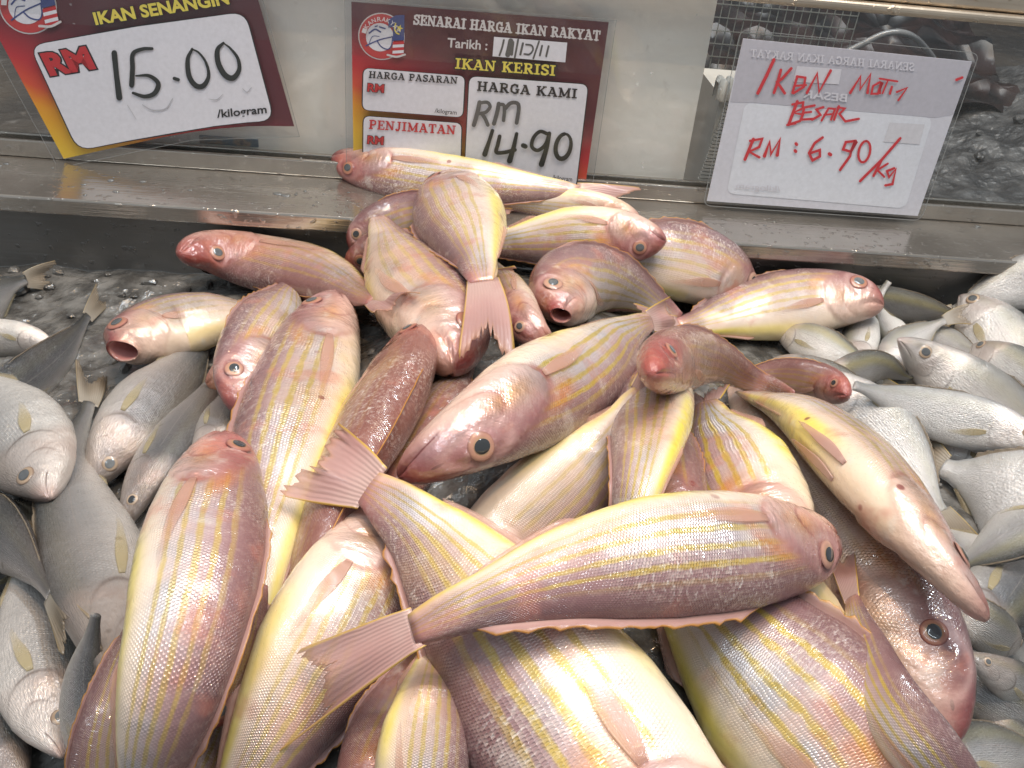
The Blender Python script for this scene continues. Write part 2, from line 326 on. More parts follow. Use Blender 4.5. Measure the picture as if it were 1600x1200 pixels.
def fish(kind, label, pts, wpx, s=1, roll=0, red=0., yel=.8, pale=0., group=None, gape=0., tail=1, dorsal=1, pect=1, pelvic=0, eyes=None, fb=.80, k=.78, dz=0., cat='fish', fork=.75, plump=1., fil=0, erect=.55, anal=1, spread=.046, hz=0., ue_=.112, hred=.22, taper=1., er=1.):
    pr = PROF[kind]; name = 'threadfin_bream' if kind == 'bream' else 'silver_fish'
    px, _ = resample(catmull(pts, 80), 41)
    ph = math.radians(roll)
    ub = np.linspace(0, 1, 41) / (fb if tail else 1)
    ht = np.interp(ub, pr['u'], pr['t']); hb = np.interp(ub, pr['u'], pr['b']); wd = np.interp(ub, pr['u'], pr['w']) * plump
    hh = (ht + hb) / 2; vis = np.sqrt((hh * math.cos(ph)) ** 2 + (wd * math.sin(ph)) ** 2); thk = np.sqrt((hh * math.sin(ph)) ** 2 + (wd * math.cos(ph)) ** 2)
    if tail: thk = np.where(ub > 1, .012, thk)
    vis_px = vis / vis.max() * wpx / 2
    thr = thk / vis.max() * .5                    # half thickness as fraction of visible full width
    # settle
    raw = np.zeros(41)
    for i in range(41):
        m = (GX - px[i, 0]) ** 2 + (GY - px[i, 1]) ** 2 < max(vis_px[i] * .8, 9) ** 2
        zz = BUF[m]
        z = np.percentile(zz, 22) if zz.size else .5
        raw[i] = z - thr[i] * (wpx * z / FPX) * k * 1.05
    sarr = np.linspace(-1, 1, 41)
    wts = np.where((px[:, 0] > -60) & (px[:, 0] < 1660) & (px[:, 1] < 1260), 1., .25)
    co = np.polyfit(sarr, raw, 2, w=wts); fit = np.polyval(co, sarr)
    viol = (fit - raw)[wts > .5] if (wts > .5).any() else (fit - raw)
    z = fit - max(0, np.percentile(viol, 82)) - dz
    z = z - hz * np.clip(1 - np.arange(41) / 16, 0, 1) ** 1.5
    P3 = np.array([CAM + ray(px[i, 0], px[i, 1]) * z[i] for i in range(41)])
    # update buffer
    for i in range(41):
        r = max(vis_px[i], 5); d2 = ((GX - px[i, 0]) ** 2 + (GY - px[i, 1]) ** 2) / r ** 2; m = d2 < 1
        BUF[m] = np.minimum(BUF[m], z[i] - thr[i] * (wpx * z[i] / FPX) * np.sqrt(1 - d2[m]))
    # body
    Sp, Ltot = resample(catmull(P3[::4], 160), 241)
    Lb = Ltot * (fb if tail else 1)
    sm = np.linspace(0, 1, 241)
    def at(f):
        p = np.array([np.interp(f, sm, Sp[:, c]) for c in range(3)]); e = .02
        q0 = np.array([np.interp(max(f - e, 0), sm, Sp[:, c]) for c in range(3)]); q1 = np.array([np.interp(min(f + e, 1), sm, Sp[:, c]) for c in range(3)])
        T = nrm(q1 - q0); N0 = CAM - p; N0 = nrm(N0 - T * N0.dot(T)); D0 = s * np.cross(N0, T)
        return p, T, math.cos(ph) * D0 + math.sin(ph) * N0, -math.sin(ph) * D0 + math.cos(ph) * N0
    zmid = np.interp(.35, np.linspace(0, 1, 41), z)
    sc = (wpx * zmid / FPX) / (2 * vis.max())     # world size of profile unit (body-length scale across)
    rnd = random.Random(hash(label) % 9999 if False else len(FISH) * 17 + 3)
    jt, jb, jw = (1 + rnd.uniform(-.05, .05) for _ in range(3))
    ue, ve, re_ = (ue_, .655, .0325 * er) if kind == 'bream' else (.098, .62, .028)
    def disp(u, v):
        d = 0.
        qv = .5 - .5 * math.cos(v * math.pi); ug = .275 - .62 * (qv - .42) ** 2 + .006 * math.sin(qv * 9); du = u - ug
        if du < 0: d += .0052 * math.exp(du / .04)
        else: d -= .003 * math.exp(-du / .018)
        d *= math.exp(-((qv - .40) / .34) ** 4)
        up = .180 - .75 * (qv - .36) ** 2; d -= .0052 * math.exp(-((u - up) / .008) ** 2) * math.exp(-((v - .38) / .24) ** 4)
        d += .0055 * math.exp(-(((u - .22) / .03) ** 2 + ((v - .40) / .2) ** 2))
        vm = .47 - 1.25 * u
        if u < .10: d -= .016 * math.exp(-((v - vm) / .040) ** 2) * (1 - u / .10) * min(1, u / .01)
        ru = math.hypot((u - ue), (v - ve) * .26)
        d -= .0055 * math.exp(-((ru - re_ * 1.05) / .008) ** 2)
        return d * (1 if kind == 'bream' else .4)
    seedv = Vector((rnd.uniform(0, 99), rnd.uniform(0, 99), 0))
    def surf(u, th, off=0.):
        p, T, Dv, Lv = at(u * (fb if tail else 1))
        a = np.interp(u, pr['u'], pr['t']) * jt; b = np.interp(u, pr['u'], pr['b']) * jb; w = np.interp(u, pr['u'], pr['w']) * plump * jw
        sn, cs = math.sin(th), math.cos(th)
        if taper < 1: k_ = min(1, u / .38); k_ = taper + (1 - taper) * k_ * k_ * (3 - 2 * k_); a *= k_; b *= k_; w *= k_
        y = (a if sn > 0 else b) * abs(sn) ** .92 * (1 if sn > 0 else -1); x = w * abs(cs) ** .95 * (1 if cs > 0 else -1)
        g = math.hypot(x, y); v = (math.asin(max(-1, min(1, sn))) + math.pi / 2) / math.pi
        lump = mnoise.noise(Vector((u * 5, v * 3, math.copysign(.5, cs))) + seedv) * .006
        q = 1 + (disp(u, v) + lump * min(1, u / .1) + off) / max(g, .012)
        return p + (Dv * y + Lv * x) * sc * q
    root = empty(name, P3[16]); tag(root, label, cat, group)
    rc = (red, yel, pale, hred)
    V, UVs, Fc = [], [], []
    for u in US:
        for kth in range(NTH):
            th = 2 * math.pi * kth / NTH - math.pi / 2
            V.append(surf(u, th)); UVs.append((u, (math.asin(max(-1, min(1, math.sin(th)))) + math.pi / 2) / math.pi))
    nU = len(US)
    if gape:                                        # open the jaws: spread the front rings
        for i, u in enumerate(US):
            if u > .075: break
            p, T, Dv, Lv = at(u * fb); f = (1 - u / .075)
            for kth in range(NTH):
                q = V[i * NTH + kth] - p; a = q.dot(Dv); b = q.dot(Lv)
                rr = gape * sc * .055
                th = 2 * math.pi * kth / NTH - math.pi / 2
                tgt = Dv * (math.sin(th) * rr * 1.05 - rr * .25) + Lv * math.cos(th) * rr * .72 - T * (rr * .5 * max(0, -math.sin(th)) - 0) * -.9
                V[i * NTH + kth] = p + q * (1 - f) + tgt * f
    for i in range(nU - 1):
        for kth in range(NTH):
            a = i * NTH + kth; b = i * NTH + (kth + 1) % NTH
            Fc.append((a, b, b + NTH, a + NTH))
    base_n = len(V); midx = [0] * len(Fc)
    p0, T0, D0v, L0v = at(0)
    if gape:
        prev = 0
        for step, (sh, dep_) in enumerate(((.86, .006), (.80, .03), (.55, .07), (.2, .10))):
            cen = sum(V[0:NTH]) / NTH; st0 = len(V)
            for kth in range(NTH):
                V.append(cen + (V[kth] - cen) * sh + T0 * dep_ * sc); UVs.append((0, .5))
            for kth in range(NTH):
                Fc.append((prev + (kth + 1) % NTH, prev + kth, st0 + kth, st0 + (kth + 1) % NTH)); midx.append(1 if step else 0)
            prev = st0
        Fc.append(tuple(prev + kth for kth in range(NTH))); midx.append(1)
    else:
        V.append(sum(V[0:NTH]) / NTH - T0 * .004 * sc); UVs.append((0, .5))
        for kth in range(NTH): Fc.append((base_n, (kth + 1) % NTH, kth)); midx.append(0)
    e0 = (nU - 1) * NTH; ci = len(V); V.append(sum(V[e0:e0 + NTH]) / NTH); UVs.append((1, .5))
    for kth in range(NTH): Fc.append((ci, e0 + kth, e0 + (kth + 1) % NTH)); midx.append(0)
    body = mesh('body', V, Fc, M_BREAM if kind == 'bream' else M_SILVER, root, UVs, True, [M_MOUTH], midx); body.color = rc
    # eyes
    if eyes is None: eyes = 1 if abs(roll) < 38 else 2
    for side in ((0,) if eyes == 1 else (0, 1))[:eyes]:
        th = ve * math.pi - math.pi / 2
        if side: th = math.pi - th
        c = surf(ue, th); d1 = surf(ue + .015, th) - surf(ue - .015, th); d2 = surf(ue, th + .12) - surf(ue, th - .12)
        nv = nrm(np.cross(d1, d2)); pc = at(ue * fb)[0]
        if nv.dot(c - pc) < 0: nv = -nv
        a1 = nrm(d1); a2 = np.cross(nv, a1); r = re_ * sc
        def dome(r0, r1, bulge, base, ir, nr=7, ns=28, ecc=1.0):
            vs, us, fs = [], [], []
            for i in range(nr + 1):
                f = i / nr
                for q in range(ns):
                    an = 2 * math.pi * q / ns
                    vs.append(c + (a1 * math.cos(an) * ecc + a2 * math.sin(an)) * r0 * f + nv * (base + bulge * math.sqrt(max(0, 1 - f * f * .98)))); us.append((f, 0))
            for i in range(nr):
                for q in range(ns):
                    fs.append((i * ns + q, i * ns + (q + 1) % ns, (i + 1) * ns + (q + 1) % ns, (i + 1) * ns + q))
            return vs, us, fs
        vs, us, fs = dome(r, 0, r * .22, -r * .12, 0)
        eye = mesh('eye', vs, fs, M_IRISR if kind == 'bream' else M_IRISS, root, us, True)
        pr_ = r * (.50 if kind == 'bream' else .58)
        vs, us, fs = dome(pr_, 0, r * .08, r * .095, 0, 5, 24, 1.15)
        pu = mesh('pupil', vs, fs, M_PUPIL, None, us, True); pu.parent = eye      # the eye's mesh is already in world place
    fc = (0, yel, 1.0 if kind == 'bream' else 0., 0. if kind == 'bream' else 1.)
    def sheet(nm, grid, uvg, col, thick=.0006):
        nr, nc = len(grid), len(grid[0]); vs = [p for row in grid for p in row]; us = [q for row in uvg for q in row]
        fs = [(i * nc + j, i * nc + j + 1, (i + 1) * nc + j + 1, (i + 1) * nc + j) for i in range(nr - 1) for j in range(nc - 1)]
        ob = mesh(nm, vs, fs, M_FIN, root, us, True); ob.color = col
        md = ob.modifiers.new('thickness', 'SOLIDIFY'); md.thickness = thick; md.offset = 0
        return ob
    if tail:
        Lf = Ltot * (1 - fb); hp = .040 * sc; nr, nc = 14, 33; g, ug_ = [], []
        sprd = spread * sc * rnd.uniform(.85, 1.15)
        ca, cb_ = rnd.uniform(-.6, .6), rnd.uniform(-.45, .45)
        rag = [rnd.uniform(-.012, .012) * sc - (.03 * sc if rnd.random() < .06 else 0) for _ in range(nc)]
        for i in range(nr):
            r = i / (nr - 1) * 1.04 - .04; row, urow = [], []
            for j in range(nc):
                q = j / (nc - 1) * 2 - 1
                ln = (1 - .52 * fork * (1 - abs(q) ** 1.35)) - .10 * max(0, abs(q) - .9) / .1
                if fil and q > .88: ln *= 1 + fil * (q - .88) / .12
                f = fb + (1 - fb) * max(-.10, r * ln)
                fe = min(f, 1.0); p, T, Dv, Lv = at(fe)
                if f > 1: p = p + T * (f - 1) * Ltot
                yy = q * (hp + sprd * (max(r, 0) * ln) ** .85 * (1.0 - .12 * abs(q)))
                jit = .004 * sc * math.sin(j * 2.7 + i) * max(r, 0) * .4
                curl = (ca * q + cb_ * math.sin(q * 4 + 1)) * max(r, 0) ** 1.5 * .05 * sc
                row.append(p + Dv * yy + Lv * curl + T * (jit + rag[j] * max(r, 0) ** 3)); urow.append((j / (nc - 1), max(r, 0)))
            g.append(row); ug_.append(urow)
        sheet('tail_fin', g, ug_, (0, yel, .25 if kind == 'bream' else 0, fc[3]))
    if dorsal:
        g, ug_ = [], []
        u0, u1 = (.30, .90) if kind == 'bream' else (.36, .86); nc = 46
        for i in range(4):
            r = i / 3; row, urow = [], []
            for j in range(nc):
                f = j / (nc - 1); u = u0 + (u1 - u0) * f
                hgt = .052 * erect * min(1, f / .10) * (1 - .35 * f) * min(1, (1 - f) / .08 + .05)
                hgt *= 1 + (.10 * math.sin(j * 1.57) + rnd.uniform(-.16, .10)) * (r > .9)
                if kind != 'bream': hgt *= .7
                p0_ = surf(u, math.pi / 2, -.006); p, T, Dv, Lv = at(u * (fb if tail else 1))
                row.append(p0_ + (Dv * .62 + T * .70 + Lv * .45) * hgt * r * sc); urow.append((.12 + .76 * f, r))
            g.append(row); ug_.append(urow)
        sheet('dorsal_fin', g, ug_, (0, 0, fc[2], fc[3]))
    if anal and roll < 30:
        g, ug_ = [], []
        for i in range(3):
            r = i / 2; row, urow = [], []
            for j in range(16):
                f = j / 15; u = .64 + .22 * f; hgt = .026 * min(1, f / .12 + .1) * (1 - .55 * f)
                p0_ = surf(u, -math.pi / 2, -.005); p, T, Dv, Lv = at(u * (fb if tail else 1))
                row.append(p0_ + (-Dv * .6 + T * .8 + Lv * .25) * hgt * r * sc); urow.append((.12 + .5 * f, r * .7))
            g.append(row); ug_.append(urow)
        sheet('anal_fin', g, ug_, (.6, 0, 0, fc[3]))
    def leaf(nm, u0, th0, ulen, thd, wid, lift):
        g, ug_ = [], []
        for i in range(10):
            r = i / 9; row, urow = [], []
            for j in range(9):
                q = j / 8 * 2 - 1
                wv = wid * (.35 + 1.0 * math.sin(min(1, r * 1.25 + .10) * math.pi * .72)) * (1 - r ** 2 * .55)
                row.append(surf(u0 + ulen * r * (1 - .12 * abs(q)), th0 + thd * r + q * wv, .0030 + lift * r)); urow.append((j / 8 * .74 + .13, r * .85))
            g.append(row); ug_.append(urow)
        ob = sheet(nm, g, ug_, (1.0 if nm == 'pectoral_fin' else .3, 0, 0, fc[3])); return ob
    if pect:
        leaf('pectoral_fin', .282, -.25 + rnd.uniform(-.08, .08), (.24 if kind == 'bream' else .19) * rnd.uniform(.85, 1.1), -.22 + rnd.uniform(-.15, .2), .105, .003)
    if pelvic:
        leaf('pelvic_fin', .33, -1.28, .20, .0, .12, .008); leaf('pelvic_fin', .33, -math.pi + 1.28, .20, .0, .12, .008)
    FISH.append((label, Ltot, z.min(), z.max())); return root
# ------------------------------------------------------------------ the display case: tray, steel rail, glass, top bar
def steel_mat(name, col, rough, warm=0.):
    t = NT(name); o = t.obj(); x, y, z = t.sep(o)
    br = t.noise(t.comb(t.mul(x, 6.), t.mul(y, 400.), t.mul(z, 400.)), 1.0, 3); n = t.noise(o, 14, 4); n2 = t.noise(o, 160, 3)
    c = t.mix(t.ss(n, .35, .7), tuple(q * .80 for q in col), col)
    c = t.mix(t.mul(t.ss(n2, .58, .72), .35), c, tuple(q * .55 for q in col))
    h = t.add(t.mul(br, .4), t.add(t.mul(n, 1.5), t.mul(t.ss(n2, .60, .70), .6)))
    t.set(Base_Color=c, Metallic=.85, Roughness=t.add(rough, t.mul(n, .18)), Normal=t.bump(h, .0012, .5)); return t.m
M_STEEL = steel_mat('wet_stainless_steel', (.54, .50, .45), .10)
M_STEELD = steel_mat('dull_tray_steel', (.25, .245, .235), .34)
M_BRASS = steel_mat('warm_steel_bar', (.62, .53, .42), .25)
def case_y(px, py): return atZ(px, py, ZR)[1]
CH_Y = case_y(200, 257)                           # front face of the channel that holds the glass
CH_H = atY(200, 231, CH_Y)[2] - ZR                # its height
GL_Y = CH_Y + .010
LIP = ZR - atY(200, 340, RAIL_Y)[2]
XA, XB = -1.0, 1.1
case = empty('display_case', (0, RAIL_Y, ZR)); tag(case, 'stainless steel fish display case with a wet rail and glass screen behind the fish heap', 'display case')
v, f = box(XA, XB, RAIL_Y, CH_Y + .03, ZR - .004, ZR); v2, f2 = box(XA, XB, RAIL_Y - .003, RAIL_Y, ZR - LIP, ZR + .0012)
bevel(mesh('rail', *merge([(v, f), (v2, f2)]), M_STEEL, case), .0015)
bevel(mesh('glass_channel', *merge([box(XA, XB, CH_Y, CH_Y + .004, ZR + .0004, ZR + CH_H), box(XA, XB, CH_Y + .0145, CH_Y + .0185, ZR + .0004, ZR + CH_H)]), M_STEEL, case), .001)
mesh('tray_wall', *box(XA, XB, RAIL_Y + .010, RAIL_Y + .014, .10, ZR - .0045), M_STEELD, case)
t = NT('clear_glass'); o_ = t.obj(); lw = t.n('ShaderNodeLayerWeight'); lw.inputs[0].default_value = .5; frs = t.add(.035, t.mul(t.math('POWER', lw.outputs['Facing'], 5.0), .9))
gl = t.n('ShaderNodeBsdfGlossy'); gl.inputs['Roughness'].default_value = .02; tp = t.n('ShaderNodeBsdfTransparent'); tp.inputs[0].default_value = (.99, .995, .99, 1)
df = t.n('ShaderNodeBsdfDiffuse'); df.inputs[0].default_value = (.7, .72, .72, 1)
mx = t.n('ShaderNodeMixShader'); t.put(mx.inputs[0], frs); t.t.links.new(tp.outputs[0], mx.inputs[1]); t.t.links.new(gl.outputs[0], mx.inputs[2])
sm_ = t.add(.015, t.add(t.mul(t.ss(t.noise(o_, 7, 4), .5, .75), .05), t.mul(t.ss(t.vor(o_, 120).outputs[0], .16, .08), t.mul(t.ss(t.noise(o_, 30, 2), .6, .68), .6))))
mx2 = t.n('ShaderNodeMixShader'); t.put(mx2.inputs[0], sm_); t.t.links.new(mx.outputs[0], mx2.inputs[1]); t.t.links.new(df.outputs[0], mx2.inputs[2]); t.t.links.new(mx2.outputs[0], t.out.inputs[0])
M_GLASS = t.m
bar0 = atY(1350, 26, GL_Y); BAR_Z = bar0[2]
mesh('glass_pane', *box(XA, XB, GL_Y - .002, GL_Y + .002, ZR + .001, BAR_Z + .004), M_GLASS, case)
bz1 = atY(1350, -40, GL_Y)[2]
bevel(mesh('top_bar', *merge([box(XA, XB, GL_Y - .012, GL_Y + .012, BAR_Z + .0045, BAR_Z + .012), box(XA, XB, GL_Y - .006, GL_Y + .012, BAR_Z + .0125, bz1)]), M_BRASS, case), .003, 3)
V_, F__ = [], []
for _ in range(60):
    x, y, r = random.uniform(-.5, .6), random.uniform(RAIL_Y + .004, CH_Y - .004), random.choice((.0008, .0010, .0014, .0018, .0026)); b = len(V_); el_ = random.uniform(.7, 1.6)
    for i in range(5):
        for k in range(12):
            f = i / 4; a = 2 * math.pi * k / 12; V_.append((x + r * el_ * math.cos(a) * (1 - f * f * .97 if i else 1), y + r * math.sin(a) * (1 - f * f * .97 if i else 1), ZR + .0001 + r * .32 * math.sin(f * math.pi / 2)))
            if i: F__.append((b + (i - 1) * 12 + k, b + (i - 1) * 12 + (k + 1) % 12, b + i * 12 + (k + 1) % 12, b + i * 12 + k))
    F__.append(tuple(b + 48 + k for k in range(12)))
t = NT('water'); t.set(Base_Color=(.12, .12, .115), Roughness=.03, Metallic=.2, Coat_Weight=1.0, Coat_Roughness=.02)
tag(mesh('water_drops', V_, F__, t.m, smooth=True), 'small water drops scattered on the steel rail', 'water', kind='stuff')
# ------------------------------------------------------------------ what stands behind the glass
BK = GL_Y + .02
M_DARK = None
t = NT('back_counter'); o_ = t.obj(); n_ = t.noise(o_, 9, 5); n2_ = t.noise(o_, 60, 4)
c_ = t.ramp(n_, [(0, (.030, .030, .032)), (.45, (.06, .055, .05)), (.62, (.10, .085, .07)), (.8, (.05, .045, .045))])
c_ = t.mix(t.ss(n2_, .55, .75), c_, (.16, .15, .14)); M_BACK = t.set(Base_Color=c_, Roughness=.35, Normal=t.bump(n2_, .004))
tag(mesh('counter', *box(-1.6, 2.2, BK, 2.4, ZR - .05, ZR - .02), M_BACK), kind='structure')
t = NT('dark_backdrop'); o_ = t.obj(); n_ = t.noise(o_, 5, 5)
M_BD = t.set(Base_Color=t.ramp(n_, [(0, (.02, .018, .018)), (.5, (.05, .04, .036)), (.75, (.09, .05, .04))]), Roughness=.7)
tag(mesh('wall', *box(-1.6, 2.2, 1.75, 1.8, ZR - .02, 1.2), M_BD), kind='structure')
# cream foam board
bd = empty('foam_board', (0, BK, ZR)); tag(bd, 'cream coloured foam board standing upright just behind the glass screen', 'board')
q = [atY(95, -160, BK), atY(1124, -160, BK), atY(1121, 0, BK), atY(1066, 288, BK), atY(430, 248, BK), atY(130, 226, BK)]
t = NT('cream_board'); o_ = t.obj(); n_ = t.noise(o_, 9, 4); n2_ = t.noise(o_, 70, 3)
c_ = t.mix(t.ss(n_, .35, .7), (.80, .79, .75), (.84, .83, .80)); c_ = t.mix(t.mul(t.ss(n2_, .66, .76), .3), c_, (.45, .42, .38))
M_CREAM = t.set(Base_Color=c_, Roughness=.6, Normal=t.bump(t.add(n_, t.mul(n2_, .2)), .003))
vs = [tuple(p) for p in q] + [(p[0], p[1] + .008, p[2]) for p in q]; k_ = len(q)
mesh('panel', vs, [tuple(range(k_)), tuple(range(2 * k_ - 1, k_ - 1, -1))] + [((i + 1) % k_, i, i + k_, (i + 1) % k_ + k_) for i in range(k_)], M_CREAM, bd)
p0, p1 = atY(311, 212, BK - .003), atY(404, 236, BK - .003)
t = NT('blue_label'); M_BLUE = t.set(Base_Color=t.ramp(t.noise(t.obj(), 60, 3), [(.3, (.05, .09, .14)), (.5, (.12, .16, .2)), (.6, (.28, .22, .17)), (.7, (.05, .08, .12))]), Roughness=.4)
mesh('printed_label', *box(p0[0], p1[0], BK - .003, BK - .001, p1[2] + .003, p0[2]), M_BLUE, bd)
# white ribbed container right of the board
rc_ = empty('ribbed_tub', (0, BK + .02, ZR)); tag(rc_, 'white ribbed plastic tub with a scalloped rim between the board and the red handwritten card', 'tub')
Yt = BK + .012; M_TUB = plain('white_ribbed_plastic', (.50, .48, .44), .45, var=.1)
a_ = atY(1088, 300, Yt); b_ = atY(1160, 290, Yt); tz = atY(1110, 140, Yt)[2]; w0 = b_[0] - a_[0] + .04
parts = [box(a_[0] + .004, a_[0] + w0, Yt + .004, Yt + .09, ZR - .02, tz - .006)]
for i in range(26):
    zz = ZR + (tz - ZR) * (i + .3) / 27; parts.append(box(a_[0] - .001 + .00045 * i, a_[0] + w0, Yt, Yt + .0035, zz, zz + .0022))
mesh('side', *merge(parts), M_TUB, rc_)
vv_, ff_ = [], []
for i in range(60):
    x = a_[0] - .002 + (w0 + .004) * i / 59; zt = tz + .006 + .004 * abs(math.sin(i * .55)); y_ = Yt - .003 + .003 * math.sin(i * 1.1)
    vv_ += [(x, y_, tz - .008), (x, y_, zt), (x, y_ + .012, zt), (x, y_ + .012, tz - .008)]
    if i: a = 4 * i; ff_ += [(a - 4, a, a + 1, a - 3), (a - 3, a + 1, a + 2, a - 2), (a - 2, a + 2, a + 3, a - 1)]
mesh('rim', vv_, ff_, M_TUB, rc_, smooth=True)
# dark wire basket with red fish far behind
wb = empty('wire_basket', (.2, .95, ZR)); tag(wb, 'dark wire mesh basket holding reddish fish behind the glass at upper right', 'basket')
M_WIRE = plain('thin_grey_wire', (.24, .25, .23), .4, .5)
parts = []; Yw = .93; xa, xb = atY(1105, 60, Yw)[0], atY(1330, 60, Yw)[0]; za, zb = ZR + .0, atY(1200, -30, Yw)[2]
for i in range(19): x = xa + (xb - xa) * i / 18; parts.append(box(x, x + .0009, Yw, Yw + .0009, za, zb))
for i in range(12): z_ = za + (zb - za) * i / 11; parts.append(box(xa, xb, Yw - .0012, Yw - .0003, z_, z_ + .0009))
mesh('mesh_side', *merge(parts), M_WIRE, wb)
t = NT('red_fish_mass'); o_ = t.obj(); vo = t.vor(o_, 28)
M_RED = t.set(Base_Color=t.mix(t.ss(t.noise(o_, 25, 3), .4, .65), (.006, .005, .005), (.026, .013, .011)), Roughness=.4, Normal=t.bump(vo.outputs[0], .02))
vs, fs = [], []
for i in range(40):
    for j in range(16):
        x = xa + .008 + (xb - xa + .22) * i / 39; y_ = Yw + .02 + .25 * j / 15
        vs.append((x, y_, ZR + .03 + .075 * j / 15 + .02 * mnoise.noise(Vector((x * 22, y_ * 22, 1)))))
        if i and j: a = i * 16 + j; fs.append((a - 17, a - 1, a, a - 16))
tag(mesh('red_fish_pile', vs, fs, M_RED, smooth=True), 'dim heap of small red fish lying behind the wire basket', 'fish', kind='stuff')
# hose and far ice
def tube(pts, r, n=10, rn=40):
    P, _ = resample(catmull(pts, 120), rn); vs, fs = [], []
    for i in range(rn):
        T = nrm(P[min(i + 1, rn - 1)] - P[max(i - 1, 0)]); a = nrm(np.cross(T, [0.13, .2, 1.])); b = np.cross(T, a)
        rr = r[0] + (r[1] - r[0]) * i / (rn - 1) if isinstance(r, tuple) else r
        for k in range(n): an = 2 * math.pi * k / n; vs.append(P[i] + (a * math.cos(an) + b * math.sin(an)) * rr)
        if i:
            for k in range(n): fs.append(((i - 1) * n + k, (i - 1) * n + (k + 1) % n, i * n + (k + 1) % n, i * n + k))
    return vs, fs
Yh = .86
M_HOSE = plain('clear_grey_hose', (.16, .165, .17), .2)
ho = mesh('hose', *tube([atY(1300, 92, Yh), atY(1345, 70, Yh), atY(1385, 52, Yh), atY(1420, 54, Yh), atY(1450, 80, Yh + .03), atY(1490, 140, Yh + .06)], .003), M_HOSE, smooth=True)
tag(ho, 'thin curved grey hose arching behind the glass above the red handwritten card', 'hose')
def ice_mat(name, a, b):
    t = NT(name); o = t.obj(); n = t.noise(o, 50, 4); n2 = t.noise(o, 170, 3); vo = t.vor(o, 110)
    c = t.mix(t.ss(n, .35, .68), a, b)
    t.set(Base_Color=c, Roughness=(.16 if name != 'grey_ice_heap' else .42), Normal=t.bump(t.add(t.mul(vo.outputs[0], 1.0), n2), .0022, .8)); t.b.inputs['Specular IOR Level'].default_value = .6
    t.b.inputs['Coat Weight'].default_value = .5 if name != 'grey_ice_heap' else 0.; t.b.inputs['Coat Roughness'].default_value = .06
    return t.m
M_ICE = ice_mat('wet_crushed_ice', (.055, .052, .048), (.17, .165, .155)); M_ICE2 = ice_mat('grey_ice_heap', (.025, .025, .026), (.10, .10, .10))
def chunks(n, fn, r0, r1):
    V, Fc = [], []
    ico = [(-1, 0, 1.62), (1, 0, 1.62), (-1, 0, -1.62), (1, 0, -1.62), (0, 1.62, 1), (0, 1.62, -1), (0, -1.62, 1), (0, -1.62, -1), (1.62, 1, 0), (-1.62, 1, 0), (1.62, -1, 0), (-1.62, -1, 0)]
    fi = [(0, 4, 1), (0, 9, 4), (9, 5, 4), (4, 5, 8), (4, 8, 1), (8, 10, 1), (8, 3, 10), (5, 3, 8), (5, 2, 3), (2, 7, 3), (7, 10, 3), (7, 6, 10), (7, 11, 6), (11, 0, 6), (0, 1, 6), (6, 1, 10), (9, 0, 11), (9, 11, 2), (9, 2, 5), (7, 2, 11)]
    for _ in range(n):
        p = fn(); r = random.uniform(r0, r1) / 1.9; b = len(V); sx, sy, sz = random.uniform(.6, 1.4), random.uniform(.6, 1.4), random.uniform(.4, .9)
        for q in ico: V.append((p[0] + q[0] * r * sx * random.uniform(.7, 1.2), p[1] + q[1] * r * sy * random.uniform(.7, 1.2), p[2] + q[2] * r * sz * random.uniform(.7, 1.2)))
        Fc += [tuple(i + b for i in g) for g in fi]
    return V, Fc
def sheet_xy(x0, x1, nx, y0, y1, ny, fz):
    V, Fc = [], []
    for i in range(nx + 1):
        for j in range(ny + 1):
            x, y = x0 + (x1 - x0) * i / nx, y0 + (y1 - y0) * j / ny; V.append((x, y, fz(x, y)))
            if i and j: a = i * (ny + 1) + j; Fc.append((a - ny - 2, a - 1, a, a - ny - 1))
    return V, Fc
def icez(x, y): return H(x, y) - .004 + .006 * mnoise.noise(Vector((x * 22, y * 22, 0))) + .0022 * mnoise.noise(Vector((x * 90, y * 90, 3)))
def icept():
    x = random.uniform(-.55, .62); y = random.uniform(.1, RAIL_Y); return (x, y, icez(x, y) + .001)
tag(mesh('crushed_ice', *merge([sheet_xy(-1, 1.1, 260, -.2, RAIL_Y + .0095, 110, icez), chunks(1100, icept, .0025, .006)]), M_ICE), 'wet dark crushed ice bed under the fish', 'ice', kind='stuff')
def farz(x, y): return ZR - .015 + .085 * math.exp(-((x - .74) / .16) ** 2 - ((y - .98) / .20) ** 2) + .008 * mnoise.noise(Vector((x * 40, y * 40, 0)))
def farpt():
    x = random.triangular(.28, .95, .85); y = random.uniform(BK + .01, 1.2); return (x, y, farz(x, y) + .003)
tag(mesh('ice_heap', *merge([sheet_xy(.24, 1.1, 90, BK + .005, 1.25, 60, farz), chunks(60, farpt, .004, .009)]), M_ICE2), 'grey heap of crushed ice behind the glass on the right', 'ice', kind='stuff')
